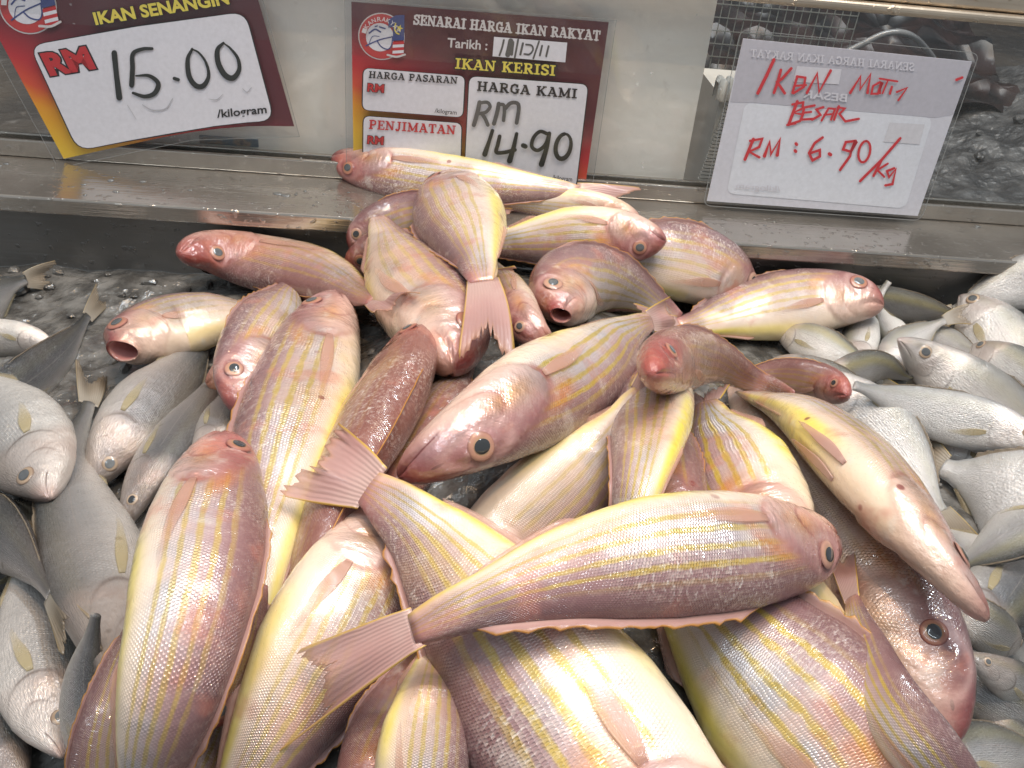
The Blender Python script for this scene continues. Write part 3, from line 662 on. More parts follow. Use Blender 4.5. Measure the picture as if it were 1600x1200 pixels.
# ------------------------------------------------------------------ price cards
class Card:
    """art is drawn in the card's own drawing units and laid on the card's tilted plane"""
    def __init__(s, ox, oy, k, Y0, tilt, anchor):
        s.ox, s.oy, s.k = ox, oy, k
        s.p = atY(anchor[0] / k + ox, anchor[1] / k + oy, Y0); s.nv = np.array([0, -math.cos(tilt), math.sin(tilt)]); s.lay = 0
    def at(s, x, y, lay=0):
        r = ray(x / s.k + s.ox, y / s.k + s.oy); d = (s.p - CAM).dot(s.nv) / r.dot(s.nv); return CAM + r * d + s.nv * (lay * .00004)
    def next(s, n=4): s.lay += n; return s.lay
def rounded(pts, r, n=6):
    pts = [np.array(p, float) for p in pts]; out = []
    for i, p in enumerate(pts):
        a, b = pts[i - 1], pts[(i + 1) % len(pts)]; p0 = p + nrm(a - p) * r; p1 = p + nrm(b - p) * r
        for t in np.linspace(0, 1, n): out.append((1 - t) ** 2 * p0 + 2 * t * (1 - t) * p + t * t * p1)
    return out
def poly(card, name, pts, mat, parent, lay=None, thick=0, uvs=False):
    if lay is None: lay = card.next()
    vs = [card.at(x, y, lay) for x, y in pts]; n = len(vs); fs = [tuple(range(n))[::-1]]
    uv = [(x / 1600, y / 1200) for x, y in pts]
    if thick:
        vs += [v - card.nv * thick for v in vs]; uv = uv + uv; fs += [tuple(range(n, 2 * n))] + [(i, (i + 1) % n, (i + 1) % n + n, i + n) for i in range(n)]
    return mesh(name, vs, fs, mat, parent, uv)
def ribbon(pts, w, cap='round', smooth=False):
    """one polygon strip: returns 2-d verts, faces"""
    P = np.asarray(pts, float)
    if smooth and len(P) > 2: P = catmull(P, len(P) * 7)
    n = len(P); W = np.full(n, w) if np.isscalar(w) else np.interp(np.linspace(0, 1, n), np.linspace(0, 1, len(w)), w)
    vs, fs = [], []
    for i in range(n):
        a = P[i] - P[i - 1] if i else P[1] - P[0]; b = P[i + 1] - P[i] if i < n - 1 else a
        a = a / (np.linalg.norm(a) + 1e-9); b = b / (np.linalg.norm(b) + 1e-9); t = a + b
        t = t / np.linalg.norm(t) if np.linalg.norm(t) > .3 else a
        m = np.array([-t[1], t[0]]); c = max(.6, float(np.dot(t, b))); vs += [P[i] + m * W[i] / 2 / c, P[i] - m * W[i] / 2 / c]
        if i: fs.append((2 * i - 2, 2 * i - 1, 2 * i + 1, 2 * i))
    if cap == 'round':
        for (i, sg) in ((0, -1), (n - 1, 1)):
            t = P[1] - P[0] if i == 0 else P[-1] - P[-2]; t = t / (np.linalg.norm(t) + 1e-9) * sg; m = np.array([-t[1], t[0]]); b = len(vs)
            L, Rr = (2 * i + 1, 2 * i) if sg > 0 else (2 * i, 2 * i + 1)
            mid = [P[i] + (-m * math.cos(q) + t * math.sin(q)) * W[i] / 2 for q in np.linspace(0, math.pi, 7)[1:-1]]
            vs += mid; fs.append((L, *range(b, b + len(mid)), Rr))
    return vs, fs
def draw(card, name, strokes, mat, parent, lay=None, step=.35):
    """strokes: (points, width, kwargs) in card units -> one mesh, each stroke a hair above the last"""
    if lay is None: lay = card.next(5)
    V, Fc = [], []
    for i, st in enumerate(strokes):
        vs, fs = ribbon(st[0], st[1], **(st[2] if len(st) > 2 else {})); b = len(V)
        V += [card.at(x, y, lay + (i % 10) * step) for x, y in vs]; Fc += [tuple(q + b for q in f) for f in fs]
    return mesh(name, V, Fc, mat, parent)
T_, h_ = .21, .12
def bar(x0, x1, y): return ([(x0, y), (x1, y)], h_)
SLAB = {
 ' ': (.42, []),
 'I': (.52, [([(.26, .03), (.26, .97)], T_), bar(.02, .5, .06), bar(.02, .5, .94)]),
 'H': (1.0, [([(.23, .03), (.23, .97)], T_), ([(.77, .03), (.77, .97)], T_), bar(.02, .44, .06), bar(.02, .44, .94), bar(.56, .98, .06), bar(.56, .98, .94), bar(.3, .7, .5)]),
 'K': (.98, [([(.23, .03), (.23, .97)], T_), ([(.78, .93), (.28, .42)], h_), ([(.42, .56), (.78, .06)], T_), bar(.02, .44, .06), bar(.02, .44, .94), bar(.58, .96, .94), bar(.6, 1.0, .06)]),
 'R': (.92, [([(.23, .03), (.23, .97)], T_), ([(.2, .94), (.52, .94), (.70, .85), (.70, .62), (.52, .5), (.2, .5)], .15), ([(.45, .5), (.78, .05)], T_), bar(.02, .44, .06), bar(.02, .3, .94), bar(.7, .94, .06)]),
 'A': (.96, [([(.13, .05), (.46, .97)], h_), ([(.46, .97), (.80, .05)], T_), bar(.25, .68, .33), bar(0, .32, .06), bar(.58, .98, .06), bar(.26, .5, .94)]),
 'S': (.74, [([(.64, .72), (.56, .91), (.34, .94), (.14, .82), (.17, .62), (.38, .52), (.60, .40), (.64, .2), (.44, .06), (.2, .08), (.09, .28)], .18), ([(.66, .97), (.66, .68)], .1), ([(.08, .03), (.08, .32)], .1)]),
 'E': (.82, [([(.23, .03), (.23, .97)], T_), bar(.02, .74, .94), bar(.2, .56, .5), bar(.02, .78, .06), ([(.71, .97), (.71, .7)], .11), ([(.75, .03), (.75, .32)], .11), ([(.55, .36), (.55, .64)], .1)]),
 'N': (1.0, [([(.18, .03), (.18, .97)], h_), ([(.80, .03), (.80, .97)], h_), ([(.18, .95), (.80, .05)], T_), bar(0, .36, .06), bar(0, .22, .94), bar(.62, .98, .94)]),
 'G': (.92, [([(.72, .70), (.60, .90), (.42, .94), (.19, .78), (.14, .5), (.19, .22), (.42, .06), (.62, .08), (.74, .2)], .18), ([(.74, .05), (.74, .44)], T_), bar(.54, .92, .44), ([(.73, .97), (.73, .66)], .1)]),
 'Y': (.92, [([(.16, .94), (.46, .46)], T_), ([(.78, .94), (.46, .46)], h_), ([(.46, .5), (.46, .03)], T_), bar(0, .36, .94), bar(.6, .92, .94), bar(.26, .68, .06)]),
 'T': (.86, [([(.43, .03), (.43, .97)], T_), bar(.05, .81, .94), ([(.07, .97), (.07, .66)], .11), ([(.79, .97), (.79, .66)], .11), bar(.22, .64, .06)]),
 'P': (.84, [([(.23, .03), (.23, .97)], T_), ([(.2, .94), (.52, .94), (.70, .85), (.70, .60), (.52, .47), (.2, .47)], .16), bar(.02, .46, .06), bar(.02, .3, .94)]),
 'J': (.66, [([(.44, .97), (.44, .25), (.34, .07), (.18, .05), (.08, .2)], .19), bar(.22, .64, .94)]),
 'M': (1.2, [([(.2, .03), (.2, .97)], h_), ([(.98, .03), (.98, .97)], T_), ([(.2, .95), (.58, .12)], T_), ([(.98, .95), (.58, .12)], h_), bar(.02, .4, .06), bar(.02, .3, .94), bar(.76, 1.18, .06), bar(.88, 1.18, .94)]),
}
def frame_of(p0, p1, cap, lean=0.):
    p0, p1 = np.array(p0, float), np.array(p1, float); d = p1 - p0; L = np.linalg.norm(d); e = d / L; up = np.array([e[1], -e[0]])
    if up[1] > 0: up = -up
    up = up + e * lean; return p0, d, up * cap, L
def slab(card, name, txt, p0, p1, cap, mat, parent, outline=None, extra=.0, lean=0.):
    p0, d, up, L = frame_of(p0, p1, cap, lean); tot = sum(SLAB[c][0] + .06 for c in txt) - .06
    def strokes(grow):
        out, x = [], 0.
        for c in txt:
            w, st = SLAB[c]
            for s_ in st: out.append(([p0 + d * ((x + a) / tot) + up * b for a, b in s_[0]], (s_[1] + grow) * cap * min(1.25, max(.75, L / tot / cap)), {'cap': 'butt' if not grow else 'round'}))
            x += w + .06
        return out
    if outline: draw(card, name + '_outline', strokes(.16), outline, parent)
    return draw(card, name, strokes(extra), mat, parent)
FONT_CACHE = {}
def font_mesh(txt, bold):
    cu = bpy.data.curves.new('lettering', 'FONT'); cu.body = txt; cu.size = 1; cu.offset = bold; cu.fill_mode = 'FRONT'; cu.resolution_u = 3
    ob = bpy.data.objects.new('lettering', cu); COL.objects.link(ob); dg = bpy.context.evaluated_depsgraph_get(); me = ob.evaluated_get(dg).to_mesh()
    v = np.array([x.co[:2] for x in me.vertices]); f = [tuple(p.vertices) for p in me.polygons]; ob.evaluated_get(dg).to_mesh_clear()
    bpy.data.objects.remove(ob); bpy.data.curves.remove(cu)
    return v, f
def sans(card, name, txt, p0, p1, cap, mat, parent, bold=.015, outline=None, lean=0.):
    p0, d, up, L = frame_of(p0, p1, cap, lean)
    for bo, m, nm in ([(bold + .045, outline, name + '_outline')] if outline else []) + [(bold, mat, name)]:
        v, f = font_mesh(txt, bo); x0, x1 = v[:, 0].min() + bo, v[:, 0].max() - bo; lay = card.next()
        q = [p0 + d * ((a - x0) / (x1 - x0)) + up * (b / .70) for a, b in v]
        mesh(nm, [card.at(a, b, lay) for a, b in q], f, m, parent)
def ell(c, rx, ry, n=28, rot=0., a0=0, a1=2 * math.pi):
    out = []
    for q in np.linspace(a0, a1, n):
        x, y = rx * math.cos(q), ry * math.sin(q); out.append((c[0] + x * math.cos(rot) - y * math.sin(rot), c[1] + x * math.sin(rot) + y * math.cos(rot)))
    return out
def ink(name, col, rough=.35): return plain(name, col, rough, var=.12, sc=300)
K_BLK, K_RED, K_YEL, K_SIL, K_GREY = ink('black_print', (.018, .018, .02)), ink('red_print', (.50, .03, .035)), ink('yellow_print', (.74, .62, .10)), ink('silver_print', (.60, .58, .58)), ink('grey_marker', (.10, .10, .10))
K_MARK, K_RMARK, K_BLUE, K_WHITE = ink('black_marker', (.022, .025, .022)), ink('red_marker', (.62, .035, .045)), ink('blue_print', (.05, .07, .22)), ink('white_paper', (.70, .70, .755), .5)
K_SMUDGE = ink('marker_smudge', (.45, .45, .48)); K_RING = ink('logo_ring_red', (.50, .05, .05))
K_SHADE = ink('show_through_shade', (.525, .513, .568)); K_LILAC = ink('show_through_lilac', (.50, .49, .545)); K_PALE = ink('show_through_pale', (.66, .65, .70)); K_BOX = ink('show_through_box', (.74, .76, .82)); K_PINK = ink('show_through_pink', (.665, .66, .70)); K_PAPER = ink('card_back_paper', (.66, .66, .72))
t = NT('card_print'); u_, v_ = t.uv(); g_ = t.sub(t.mul(v_, 1200.), t.mul(u_, 1600. * .42)); g_ = t.add(g_, t.mul(t.sub(t.noise(t.obj(), 60, 2), .5), 30.))
t.set(Base_Color=t.ramp(t.math('DIVIDE', g_, 600.), [(0, (.095, .018, .025)), (.15, (.19, .022, .032)), (.36, (.48, .028, .035)), (.52, (.62, .08, .035)), (.66, (.72, .30, .02)), (.95, (.70, .46, .03))]), Roughness=.35); K_PRINT = t.m
t = NT('clear_laminate'); lw = t.n('ShaderNodeLayerWeight'); lw.inputs[0].default_value = .5; frs = t.add(.02, t.mul(t.math('POWER', lw.outputs['Facing'], 5.0), .7)); gl = t.n('ShaderNodeBsdfGlossy'); gl.inputs['Roughness'].default_value = .12
nb_ = t.bump(t.noise(t.obj(), 18, 3), .006, .6); t.put(gl.inputs['Normal'], nb_)
tp = t.n('ShaderNodeBsdfTransparent'); tp.inputs[0].default_value = (.90, .91, .92, 1); mx = t.n('ShaderNodeMixShader'); t.put(mx.inputs[0], frs); t.t.links.new(tp.outputs[0], mx.inputs[1]); t.t.links.new(gl.outputs[0], mx.inputs[2])
df = t.n('ShaderNodeBsdfDiffuse'); df.inputs[0].default_value = (.7, .7, .72, 1); m2 = t.n('ShaderNodeMixShader'); m2.inputs[0].default_value = .02; t.t.links.new(mx.outputs[0], m2.inputs[1]); t.t.links.new(df.outputs[0], m2.inputs[2]); t.t.links.new(m2.outputs[0], t.out.inputs[0]); K_LAM = t.m; K_RIM = plain('laminate_rim_plastic', (.22, .23, .23), .25)
def whitebox(card, pts, r, root, name='price_box'):
    c = np.mean(np.array(pts, float), 0); big = [tuple(c + (np.array(p) - c) * 1.0 + nrm(np.array(p) - c) * 6) for p in pts]
    poly(card, name + '_outline', rounded(big, r + 4), K_BLK, root); poly(card, name, rounded(pts, r), K_WHITE, root)
def logo(card, root, c, r, e):
    ex, ey = np.array(e[0]), np.array(e[1]); L = lambda x, y: tuple(np.array(c) + (ex * x + ey * y) * r)
    E = lambda x, y, a, b, n=36: [L(x + a * math.cos(q), y + b * math.sin(q)) for q in np.linspace(0, 2 * math.pi, n, endpoint=False)]
    poly(card, 'logo_rim', E(0, 0, 1.05, 1.05), K_SIL, root); lg = poly(card, 'logo_ring', E(0, 0, 1, 1), K_RING, root); poly(card, 'logo_disc', E(-.07, .04, .63, .63), K_WHITE, root)
    st = [([L(-.68, .45), L(-.1, .16), L(.5, -.02)], .055 * r), ([L(-.2, .2), L(0, .45), L(.3, .55), L(.46, .35), L(.5, -.02)], .05 * r), ([L(-.55, -.12), L(-.3, -.3), L(-.05, -.2)], .07 * r), ([L(-.1, -.42), L(.15, -.36)], .06 * r), ([L(-.3, -.42), L(-.2, -.46)], .05 * r), ([L(-.55, .35), L(-.4, .02), L(-.1, .0)], .03 * r)]
    draw(card, 'logo_fish', [(p, w, {'smooth': True}) for p, w in st], K_BLUE, root)
    poly(card, 'logo_numeral', [L(.28, -.78), L(.62, -.98), L(1.0, -1.02), L(1.02, .1), L(.52, .16), L(.50, -.45), L(.30, -.42)], K_BLUE, root)
    poly(card, 'logo_star', [L(.80 + (.17 if i % 2 == 0 else .07) * math.cos(i * math.pi / 5), -.42 + (.17 if i % 2 == 0 else .07) * math.sin(i * math.pi / 5)) for i in range(10)], K_YEL, root)
    draw(card, 'logo_crescent', [([L(.62, -.62), L(.58, -.40), L(.66, -.22), L(.78, -.16)], .06 * r, {'smooth': True})], K_YEL, root)
    for i in range(5):
        y0 = .18 + i * .13; poly(card, 'logo_stripe', [L(.52, y0 + .02), L(1.02, y0 - .04), L(1.02, y0 + .09), L(.52, y0 + .15)], K_RED if i % 2 == 0 else K_WHITE, root)
    draw(card, 'logo_base', [([L(.3, .78), L(.7, .84), L(1.08, .72)], .09 * r, {'smooth': True})], K_SIL, root)
    for txt, r0, a0, da in (('IKAN', .80, -2.85, .27), ('RAKYAT', .80, -1.72, .26)):
        for i, ch in enumerate(txt):
            a = a0 + i * da; p = np.array([math.cos(a), math.sin(a)]) * (r0 - .1); tn = np.array([-math.sin(a), math.cos(a)]) * .085
            sans(card, 'logo_lettering', ch, L(*(p - tn)), L(*(p + tn)), .2 * r, K_YEL if txt == '' else K_SIL, root, .01)
# middle card
cm = Card(500, 0, 2.963, GL_Y - .006, .05, (690, 770)); mid = empty('price_card', cm.at(690, 430)); tag(mid, 'middle laminated price card reading IKAN KERISI, dark red with three white boxes', 'price card')
mp = [(145, 8), (1337, 103), (1228, 858), (155, 775)]
poly(cm, 'paper', mp, K_PRINT, mid, 0, .0006)
logo(cm, mid, (285, 168), 104, ((.99, .06), (-.03, 1.0)))
slab(cm, 'title_lettering', 'SENARAI HARGA IKAN RAKYAT', (432, 108), (1292, 184), 46, K_SIL, mid, extra=.05)
sans(cm, 'date_lettering', 'Tarikh :', (590, 212), (772, 226), 42, K_SIL, mid, .02)
poly(cm, 'date_box', [(805, 165), (1142, 192), (1133, 283), (798, 255)], K_WHITE, mid)
S_ = {'smooth': True}
draw(cm, 'date_handwriting', [([(850, 180), (842, 215), (830, 250)], 9, S_), ([(882, 184), (876, 215), (868, 247)], 24, S_), ([(892, 190), (886, 246)], 13), ([(916, 178), (900, 262)], 9), ([(938, 195), (926, 246)], 10), ([(952, 200), (978, 205), (984, 225), (968, 245), (944, 244)], 8, S_), ([(1012, 186), (986, 264)], 8), ([(1026, 206), (1016, 250)], 9), ([(1056, 208), (1045, 254)], 9)], K_GREY, mid)
slab(cm, 'fish_name', 'IKAN KERISI', (624, 310), (1086, 344), 48, K_YEL, mid, K_BLK)
whitebox(cm, [(205, 308), (670, 345), (660, 535), (200, 500)], 30, mid); whitebox(cm, [(205, 528), (655, 562), (648, 810), (203, 775)], 30, mid); whitebox(cm, [(692, 345), (1237, 383), (1180, 862), (668, 822)], 36, mid)
slab(cm, 'market_price_lettering', 'HARGA PASARAN', (228, 352), (636, 380), 32, K_BLK, mid)
slab(cm, 'saving_lettering', 'PENJIMATAN', (228, 586), (627, 613), 42, K_RED, mid)
slab(cm, 'our_price_lettering', 'HARGA KAMI', (725, 410), (1185, 446), 44, K_BLK, mid)
sans(cm, 'currency_lettering', 'RM', (224, 412), (296, 418), 36, K_RED, mid, .03, K_BLK); sans(cm, 'currency_lettering', 'RM', (224, 652), (294, 657), 36, K_RED, mid, .03, K_BLK)
sans(cm, 'unit_lettering', '/kilogram', (532, 510), (632, 519), 20, K_BLK, mid, .01); sans(cm, 'unit_lettering', '/kilogram', (1072, 816), (1162, 826), 20, K_BLK, mid, .01)
draw(cm, 'currency_handwriting', [([(738, 462), (728, 510), (712, 566)], 20, S_), ([(735, 466), (772, 462), (786, 482), (768, 506), (738, 514)], 16, S_), ([(748, 514), (764, 538), (776, 566)], 17, S_), ([(826, 468), (818, 510), (804, 560)], 19, S_), ([(826, 472), (848, 474), (852, 500), (848, 545)], 16, S_), ([(856, 490), (880, 466), (910, 466), (918, 490), (908, 556)], 18, S_)], K_GREY, mid)
draw(cm, 'price_handwriting', [([(797, 592), (782, 640), (762, 700)], (17, 17, 24), S_), ([(830, 618), (822, 655), (815, 690), (850, 692), (900, 680)], 18, S_), ([(908, 606), (895, 665), (876, 730)], (16, 20, 26), S_), ([(938, 660), (948, 664)], 22), ([(1048, 606), (1015, 596), (985, 625), (978, 665), (1005, 682), (1040, 655), (1058, 604)], 17, S_), ([(1058, 604), (1046, 670), (1022, 746)], (18, 20, 26), S_), (ell((1122, 664), 34, 58, 30, .22, -1.9, 4.5), (10, 17, 22, 20, 17))], K_MARK, mid)
poly(cm, 'laminate', [(120, -12), (1365, 84), (1250, 885), (128, 800)], K_LAM, mid, cm.next(6)); draw(cm, 'laminate_rim', [([(120, -12), (1365, 84), (1250, 885), (128, 800)] + [[(120, -12), (1365, 84), (1250, 885), (128, 800)][0]], 2)], K_RIM, mid)
# left card
cl = Card(0, 0, 2.963, GL_Y - .010, .10, (700, 640)); lf = empty('price_card', cl.at(700, 330)); tag(lf, 'tilted left price card reading 15.00 in black marker on a white box', 'price card')
poly(cl, 'paper', [(-160, -110), (-10, -140), (400, -200), (1120, -300), (1195, 0), (1362, 585), (1250, 583), (1150, 585), (1020, 595), (900, 610), (760, 634), (640, 660), (470, 696), (295, 735)], K_PRINT, lf, 0, .0006)
logo(cl, lf, (128, 25), 130, ((.97, -.12), (.22, .97)))
sans(cl, 'fish_name', 'IKAN SENANGIN', (455, 110), (1066, 14), 56, K_YEL, lf, .035, K_BLK, lean=-.12)
wb_ = [(150, 207), (640, 120), (1140, 52), (1273, 552), (1150, 560), (1000, 577), (800, 610), (600, 645), (372, 690)]
def rc(pts, idx, r):
    out = []; pts = [np.array(p, float) for p in pts]
    for i, p in enumerate(pts):
        if i in idx:
            a, b = pts[i - 1], pts[(i + 1) % len(pts)]; p0 = p + nrm(a - p) * r; p1 = p + nrm(b - p) * r
            out += [(1 - t) ** 2 * p0 + 2 * t * (1 - t) * p + t * t * p1 for t in np.linspace(0, 1, 6)]
        else: out.append(p)
    return out
c_ = np.array([710, 380.]); poly(cl, 'price_box_outline', rc([tuple(np.array(p) + nrm(np.array(p) - c_) * 6) for p in wb_], (0, 2, 3, 8), 74), K_BLK, lf); poly(cl, 'price_box', rc(wb_, (0, 2, 3, 8), 70), K_WHITE, lf)
sans(cl, 'currency_lettering', 'RM', (250, 340), (446, 308), 100, K_RED, lf, .05, K_BLK, lean=-.30)
sans(cl, 'unit_lettering', '/kilogram', (1014, 538), (1240, 516), 36, K_BLK, lf, .02)
draw(cl, 'smudge', [([(668, 478), (715, 503), (775, 497), (808, 450)], (3, 7, 4), S_), ([(975, 452), (1010, 455), (1040, 430)], (3, 5, 2), S_), ([(1130, 405), (1150, 420), (1170, 400)], 4, S_), ([(600, 480), (640, 545)], 2)], K_SMUDGE, lf)
draw(cl, 'price_handwriting', [([(540, 240), (550, 340), (563, 445)], (26, 24, 28), S_), ([(714, 220), (670, 222), (626, 244), (624, 310), (620, 388)], (14, 18, 22, 24), S_), ([(640, 345), (700, 345), (742, 380), (725, 425), (680, 440), (626, 424)], (8, 18, 24, 20, 12), S_), ([(816, 357), (834, 363)], 16), ([(898, 222), (878, 270), (884, 345), (915, 390), (950, 390), (974, 345), (962, 285), (930, 240), (898, 222)], (12, 22, 24, 24, 14, 10, 8), S_), ([(1042, 194), (1015, 225), (1018, 285), (1048, 340), (1085, 355), (1114, 318), (1108, 265), (1075, 220), (1042, 194)], (12, 24, 26, 26, 18, 12, 6), S_)], K_MARK, lf)
poly(cl, 'laminate', [(-195, -110), (1150, -320), (1225, 0), (1392, 625), (900, 640), (283, 768)], K_LAM, lf, cl.next(6)); draw(cl, 'laminate_rim', [([(-195, -110), (1150, -320), (1225, 0), (1392, 625), (900, 640), (283, 768)] + [[(-195, -110), (1150, -320), (1225, 0), (1392, 625), (900, 640), (283, 768)][0]], 2)], K_RIM, lf)
# right card
cr = Card(1060, 0, 2.963, GL_Y - .022, .08, (620, 960)); rt = empty('price_card', cr.at(700, 560)); tag(rt, 'right white price card with red handwriting, printed side turned away', 'price card')
poly(cr, 'paper', [(300, 178), (1360, 285), (1108, 1000), (132, 930)], K_PAPER, rt, 0, .0006)
poly(cr, 'show_through_header', [(300, 180), (1358, 287), (1272, 530), (1185, 545), (330, 474), (240, 472)], K_LILAC, rt)
poly(cr, 'show_through_box', rounded([(308, 474), (1178, 545), (1050, 965), (222, 895)], 40), K_BOX, rt)
poly(cr, 'show_through_date', [(548, 305), (755, 320), (742, 390), (530, 378)], K_PALE, rt); poly(cr, 'show_through_stamp', [(978, 566), (1140, 575), (1115, 668), (948, 655)], K_PINK, rt)
slab(cr, 'show_through_lettering', 'SENARAI HARGA IKAN RAKYAT', (1090, 328), (330, 262), 38, K_PALE, rt)
sans(cr, 'show_through_lettering', 'BESAR', (776, 470), (575, 450), 36, K_PALE, rt, .02)
sans(cr, 'show_through_lettering', '/kilogram', (470, 885), (265, 870), 26, K_PALE, rt)
RS = [([(440, 275), (405, 350), (365, 430)], 15), ([(472, 322), (458, 375), (440, 428)], 13), ([(520, 315), (478, 362), (455, 378), (490, 430)], 13),
 ([(548, 352), (525, 428)], 11), ([(546, 352), (585, 358), (578, 400), (530, 430)], 11), ([(535, 396), (588, 392)], 10), ([(592, 428), (640, 338), (648, 424), (702, 325)], 13),
 ([(792, 428), (840, 352), (838, 412), (886, 342), (872, 428)], 13), ([(930, 378), (898, 396), (890, 432), (920, 432), (940, 378), (930, 430)], 10), ([(928, 362), (1010, 375)], 9), ([(968, 368), (942, 430)], 8), ([(985, 400), (976, 432)], 11), ([(1008, 424), (1055, 405), (1015, 462)], 10),
 ([(548, 468), (528, 520), (508, 575)], 14), ([(525, 482), (575, 472), (572, 500), (530, 520), (574, 528), (560, 558), (502, 576)], 11), ([(628, 486), (580, 496), (566, 552), (622, 548)], 11), ([(576, 520), (612, 516)], 10), ([(668, 494), (636, 505), (655, 530), (616, 552)], 11), ([(692, 500), (660, 556)], 10), ([(692, 500), (722, 502), (704, 552)], 10), ([(672, 530), (712, 526)], 9), ([(740, 490), (718, 552)], 11), ([(735, 496), (768, 500), (742, 525), (770, 560), (832, 548)], 11), ([(500, 577), (540, 570)], 9),
 ([(345, 642), (325, 690), (306, 736)], 14), ([(330, 650), (386, 640), (372, 678), (326, 700), (372, 726)], 12), ([(396, 720), (420, 655), (426, 712), (468, 642), (455, 716)], 16), ([(542, 663), (545, 667)], 15), ([(538, 695), (541, 699)], 15),
 ([(665, 634), (628, 660), (602, 706), (618, 740), (652, 722), (652, 692), (610, 706)], 12), ([(696, 710), (702, 714)], 16), ([(818, 650), (772, 656), (760, 690), (795, 700), (820, 650), (792, 720), (746, 784)], 12), (ell((858, 700), 26, 50, 20, .22, -1.6, 4.6), 11), ([(1024, 638), (940, 735), (838, 836)], 12), ([(938, 738), (900, 812)], 12), ([(966, 755), (918, 785), (950, 816)], 10), ([(996, 776), (962, 790), (972, 818), (1004, 780), (988, 850), (955, 856)], 11), ([(1283, 368), (1310, 357)], 12)]
draw(cr, 'handwriting', [(p, w) for p, w in RS], K_RMARK, rt)
poly(cr, 'laminate', rounded([(285, 135), (1388, 245), (1118, 1018), (112, 948)], 40), K_LAM, rt, cr.next(8))
rp_ = rounded([(285, 135), (1388, 245), (1118, 1018), (112, 948)], 40); draw(cr, 'laminate_rim', [(rp_ + [rp_[0]], 3)], K_RIM, rt)
# ------------------------------------------------------------------ the fish, bottom of the pile first
GL, GR, GB = 'grey fish on the ice to the left of the heap', 'white fish heaped to the right', 'pink striped threadfin breams in the heap'
def sl(label, pts, w, **k): k.setdefault('group', GL); k.setdefault('yel', .15); return fish('silver', label, pts, w, **k)
def sr(label, pts, w, **k): k.setdefault('group', GR); k.setdefault('yel', .5); return fish('silver', label, pts, w, **k)
def br(label, pts, w, **k): k.setdefault('group', GB); return fish('bream', label, pts, w, **k)
# left
sl('dark grey fish at the left edge below the big pale fish head, tail pointing up', [(-90, 960), (-20, 900), (40, 840), (85, 785), (105, 745)], 70, s=1, roll=30, red=1.)
sl('dark fish lying in the shadow at the lower left corner', [(30, 1260), (-20, 1150), (-40, 1050), (-60, 950)], 110, s=-1, red=1.)
sl('dark fish under the pink bream at the lower left, only its grey back visible', [(230, 1130), (160, 1010), (110, 930), (70, 860), (50, 820)], 120, s=-1, roll=20, red=1.)
sl('grey fish lying diagonally at the left edge with its forked tail raised over the ice', [(-110, 690), (-30, 645), (50, 592), (110, 535), (140, 490), (165, 455)], 82, s=1, roll=25, red=1.)
sl('uppermost grey fish at the left edge, its dark tail to the right', [(-120, 520), (-60, 490), (0, 455), (50, 435), (92, 432)], 100, s=1, red=.8, roll=10)
sl('striped white fish head pointing right from the left edge above the ice', [(86, 541), (40, 532), (-20, 528), (-120, 520)], 62, s=1, roll=-20, red=.1, tail=0)
sl('small dark fish body squeezed beside the bream with its head down, nearest the heap', [(300, 735), (330, 690), (355, 640), (380, 590)], 66, s=-1, roll=40, red=1., tail=0)
sl('slim dark blue grey fish second from the heap among the slanting grey fish', [(190, 830), (225, 755), (275, 680), (318, 620), (345, 570)], 74, s=-1, roll=50, red=1., tail=0)
sl('plump grey fish slanting down left, head lowest, under the open mouthed bream', [(142, 768), (178, 705), (230, 640), (280, 585), (330, 530)], 118, s=-1, roll=18, red=1., tail=0)
sl('large pale fish with a forked tail pointing up beside the grey slanting fish', [(225, 1120), (190, 1010), (150, 880), (112, 760), (118, 690), (140, 625), (143, 575)], 158, s=1, red=.62, fb=.86, roll=10)
sl('pale round headed fish at the left edge with a yellowish fin and a closed mouth', [(78, 778), (52, 722), (5, 655), (-70, 580), (-140, 520)], 150, s=1, roll=-8, red=.35)
sl('pale fish at the lower left with its head down and mouth slightly open', [(98, 1182), (78, 1090), (62, 960), (45, 850), (30, 760)], 148, s=-1, roll=8, red=.5)
sl('dark fish back at the left edge between the two pale heads', [(-60, 780), (0, 830), (50, 890), (90, 950), (120, 1000)], 90, s=1, roll=40, red=1.)
sl('dark grey fish half hidden at the bottom left beside the lowest pale head', [(190, 1250), (150, 1150), (135, 1060), (150, 960)], 90, s=-1, roll=30, red=1., tail=0)
sl('dark blue grey fish in the deep gap between the two lower left breams', [(420, 830), (390, 900), (350, 1000), (320, 1080)], 110, s=1, roll=30, red=1.)
# right
sr('white fish at the right edge between the slender fish and the spotted one', [(1450, 690), (1520, 700), (1590, 720), (1680, 750)], 90, s=1, pale=.5)
sr('dull silver fish in the shade under the belly up bream chin', [(1600, 930), (1550, 900), (1490, 850), (1440, 800)], 90, s=1, red=.6)
sr('small grey fish at the lower right edge between two pale ones', [(1530, 1110), (1570, 1150), (1620, 1190), (1680, 1230)], 70, s=1, red=.5)
sr('small silver fish just above the fish with the orange cheek', [(1420, 520), (1470, 535), (1520, 560), (1570, 600)], 56, s=1, red=.2, pale=.3)
sr('thin olive fish between the red cheeked bream and the orange cheeked fish', [(1230, 560), (1290, 570), (1350, 595), (1420, 640)], 44, s=1, roll=25, yel=1., red=.4)
sr('white fish at the far right edge nearest the steel rail', [(1700, 405), (1600, 440), (1520, 470), (1450, 510)], 86, s=-1, pale=.5)
sr('small olive backed fish poking out behind the upturned bream on the right', [(1300, 455), (1400, 475), (1470, 490), (1540, 512), (1580, 525)], 48, s=1, roll=30, red=.5, yel=1.)
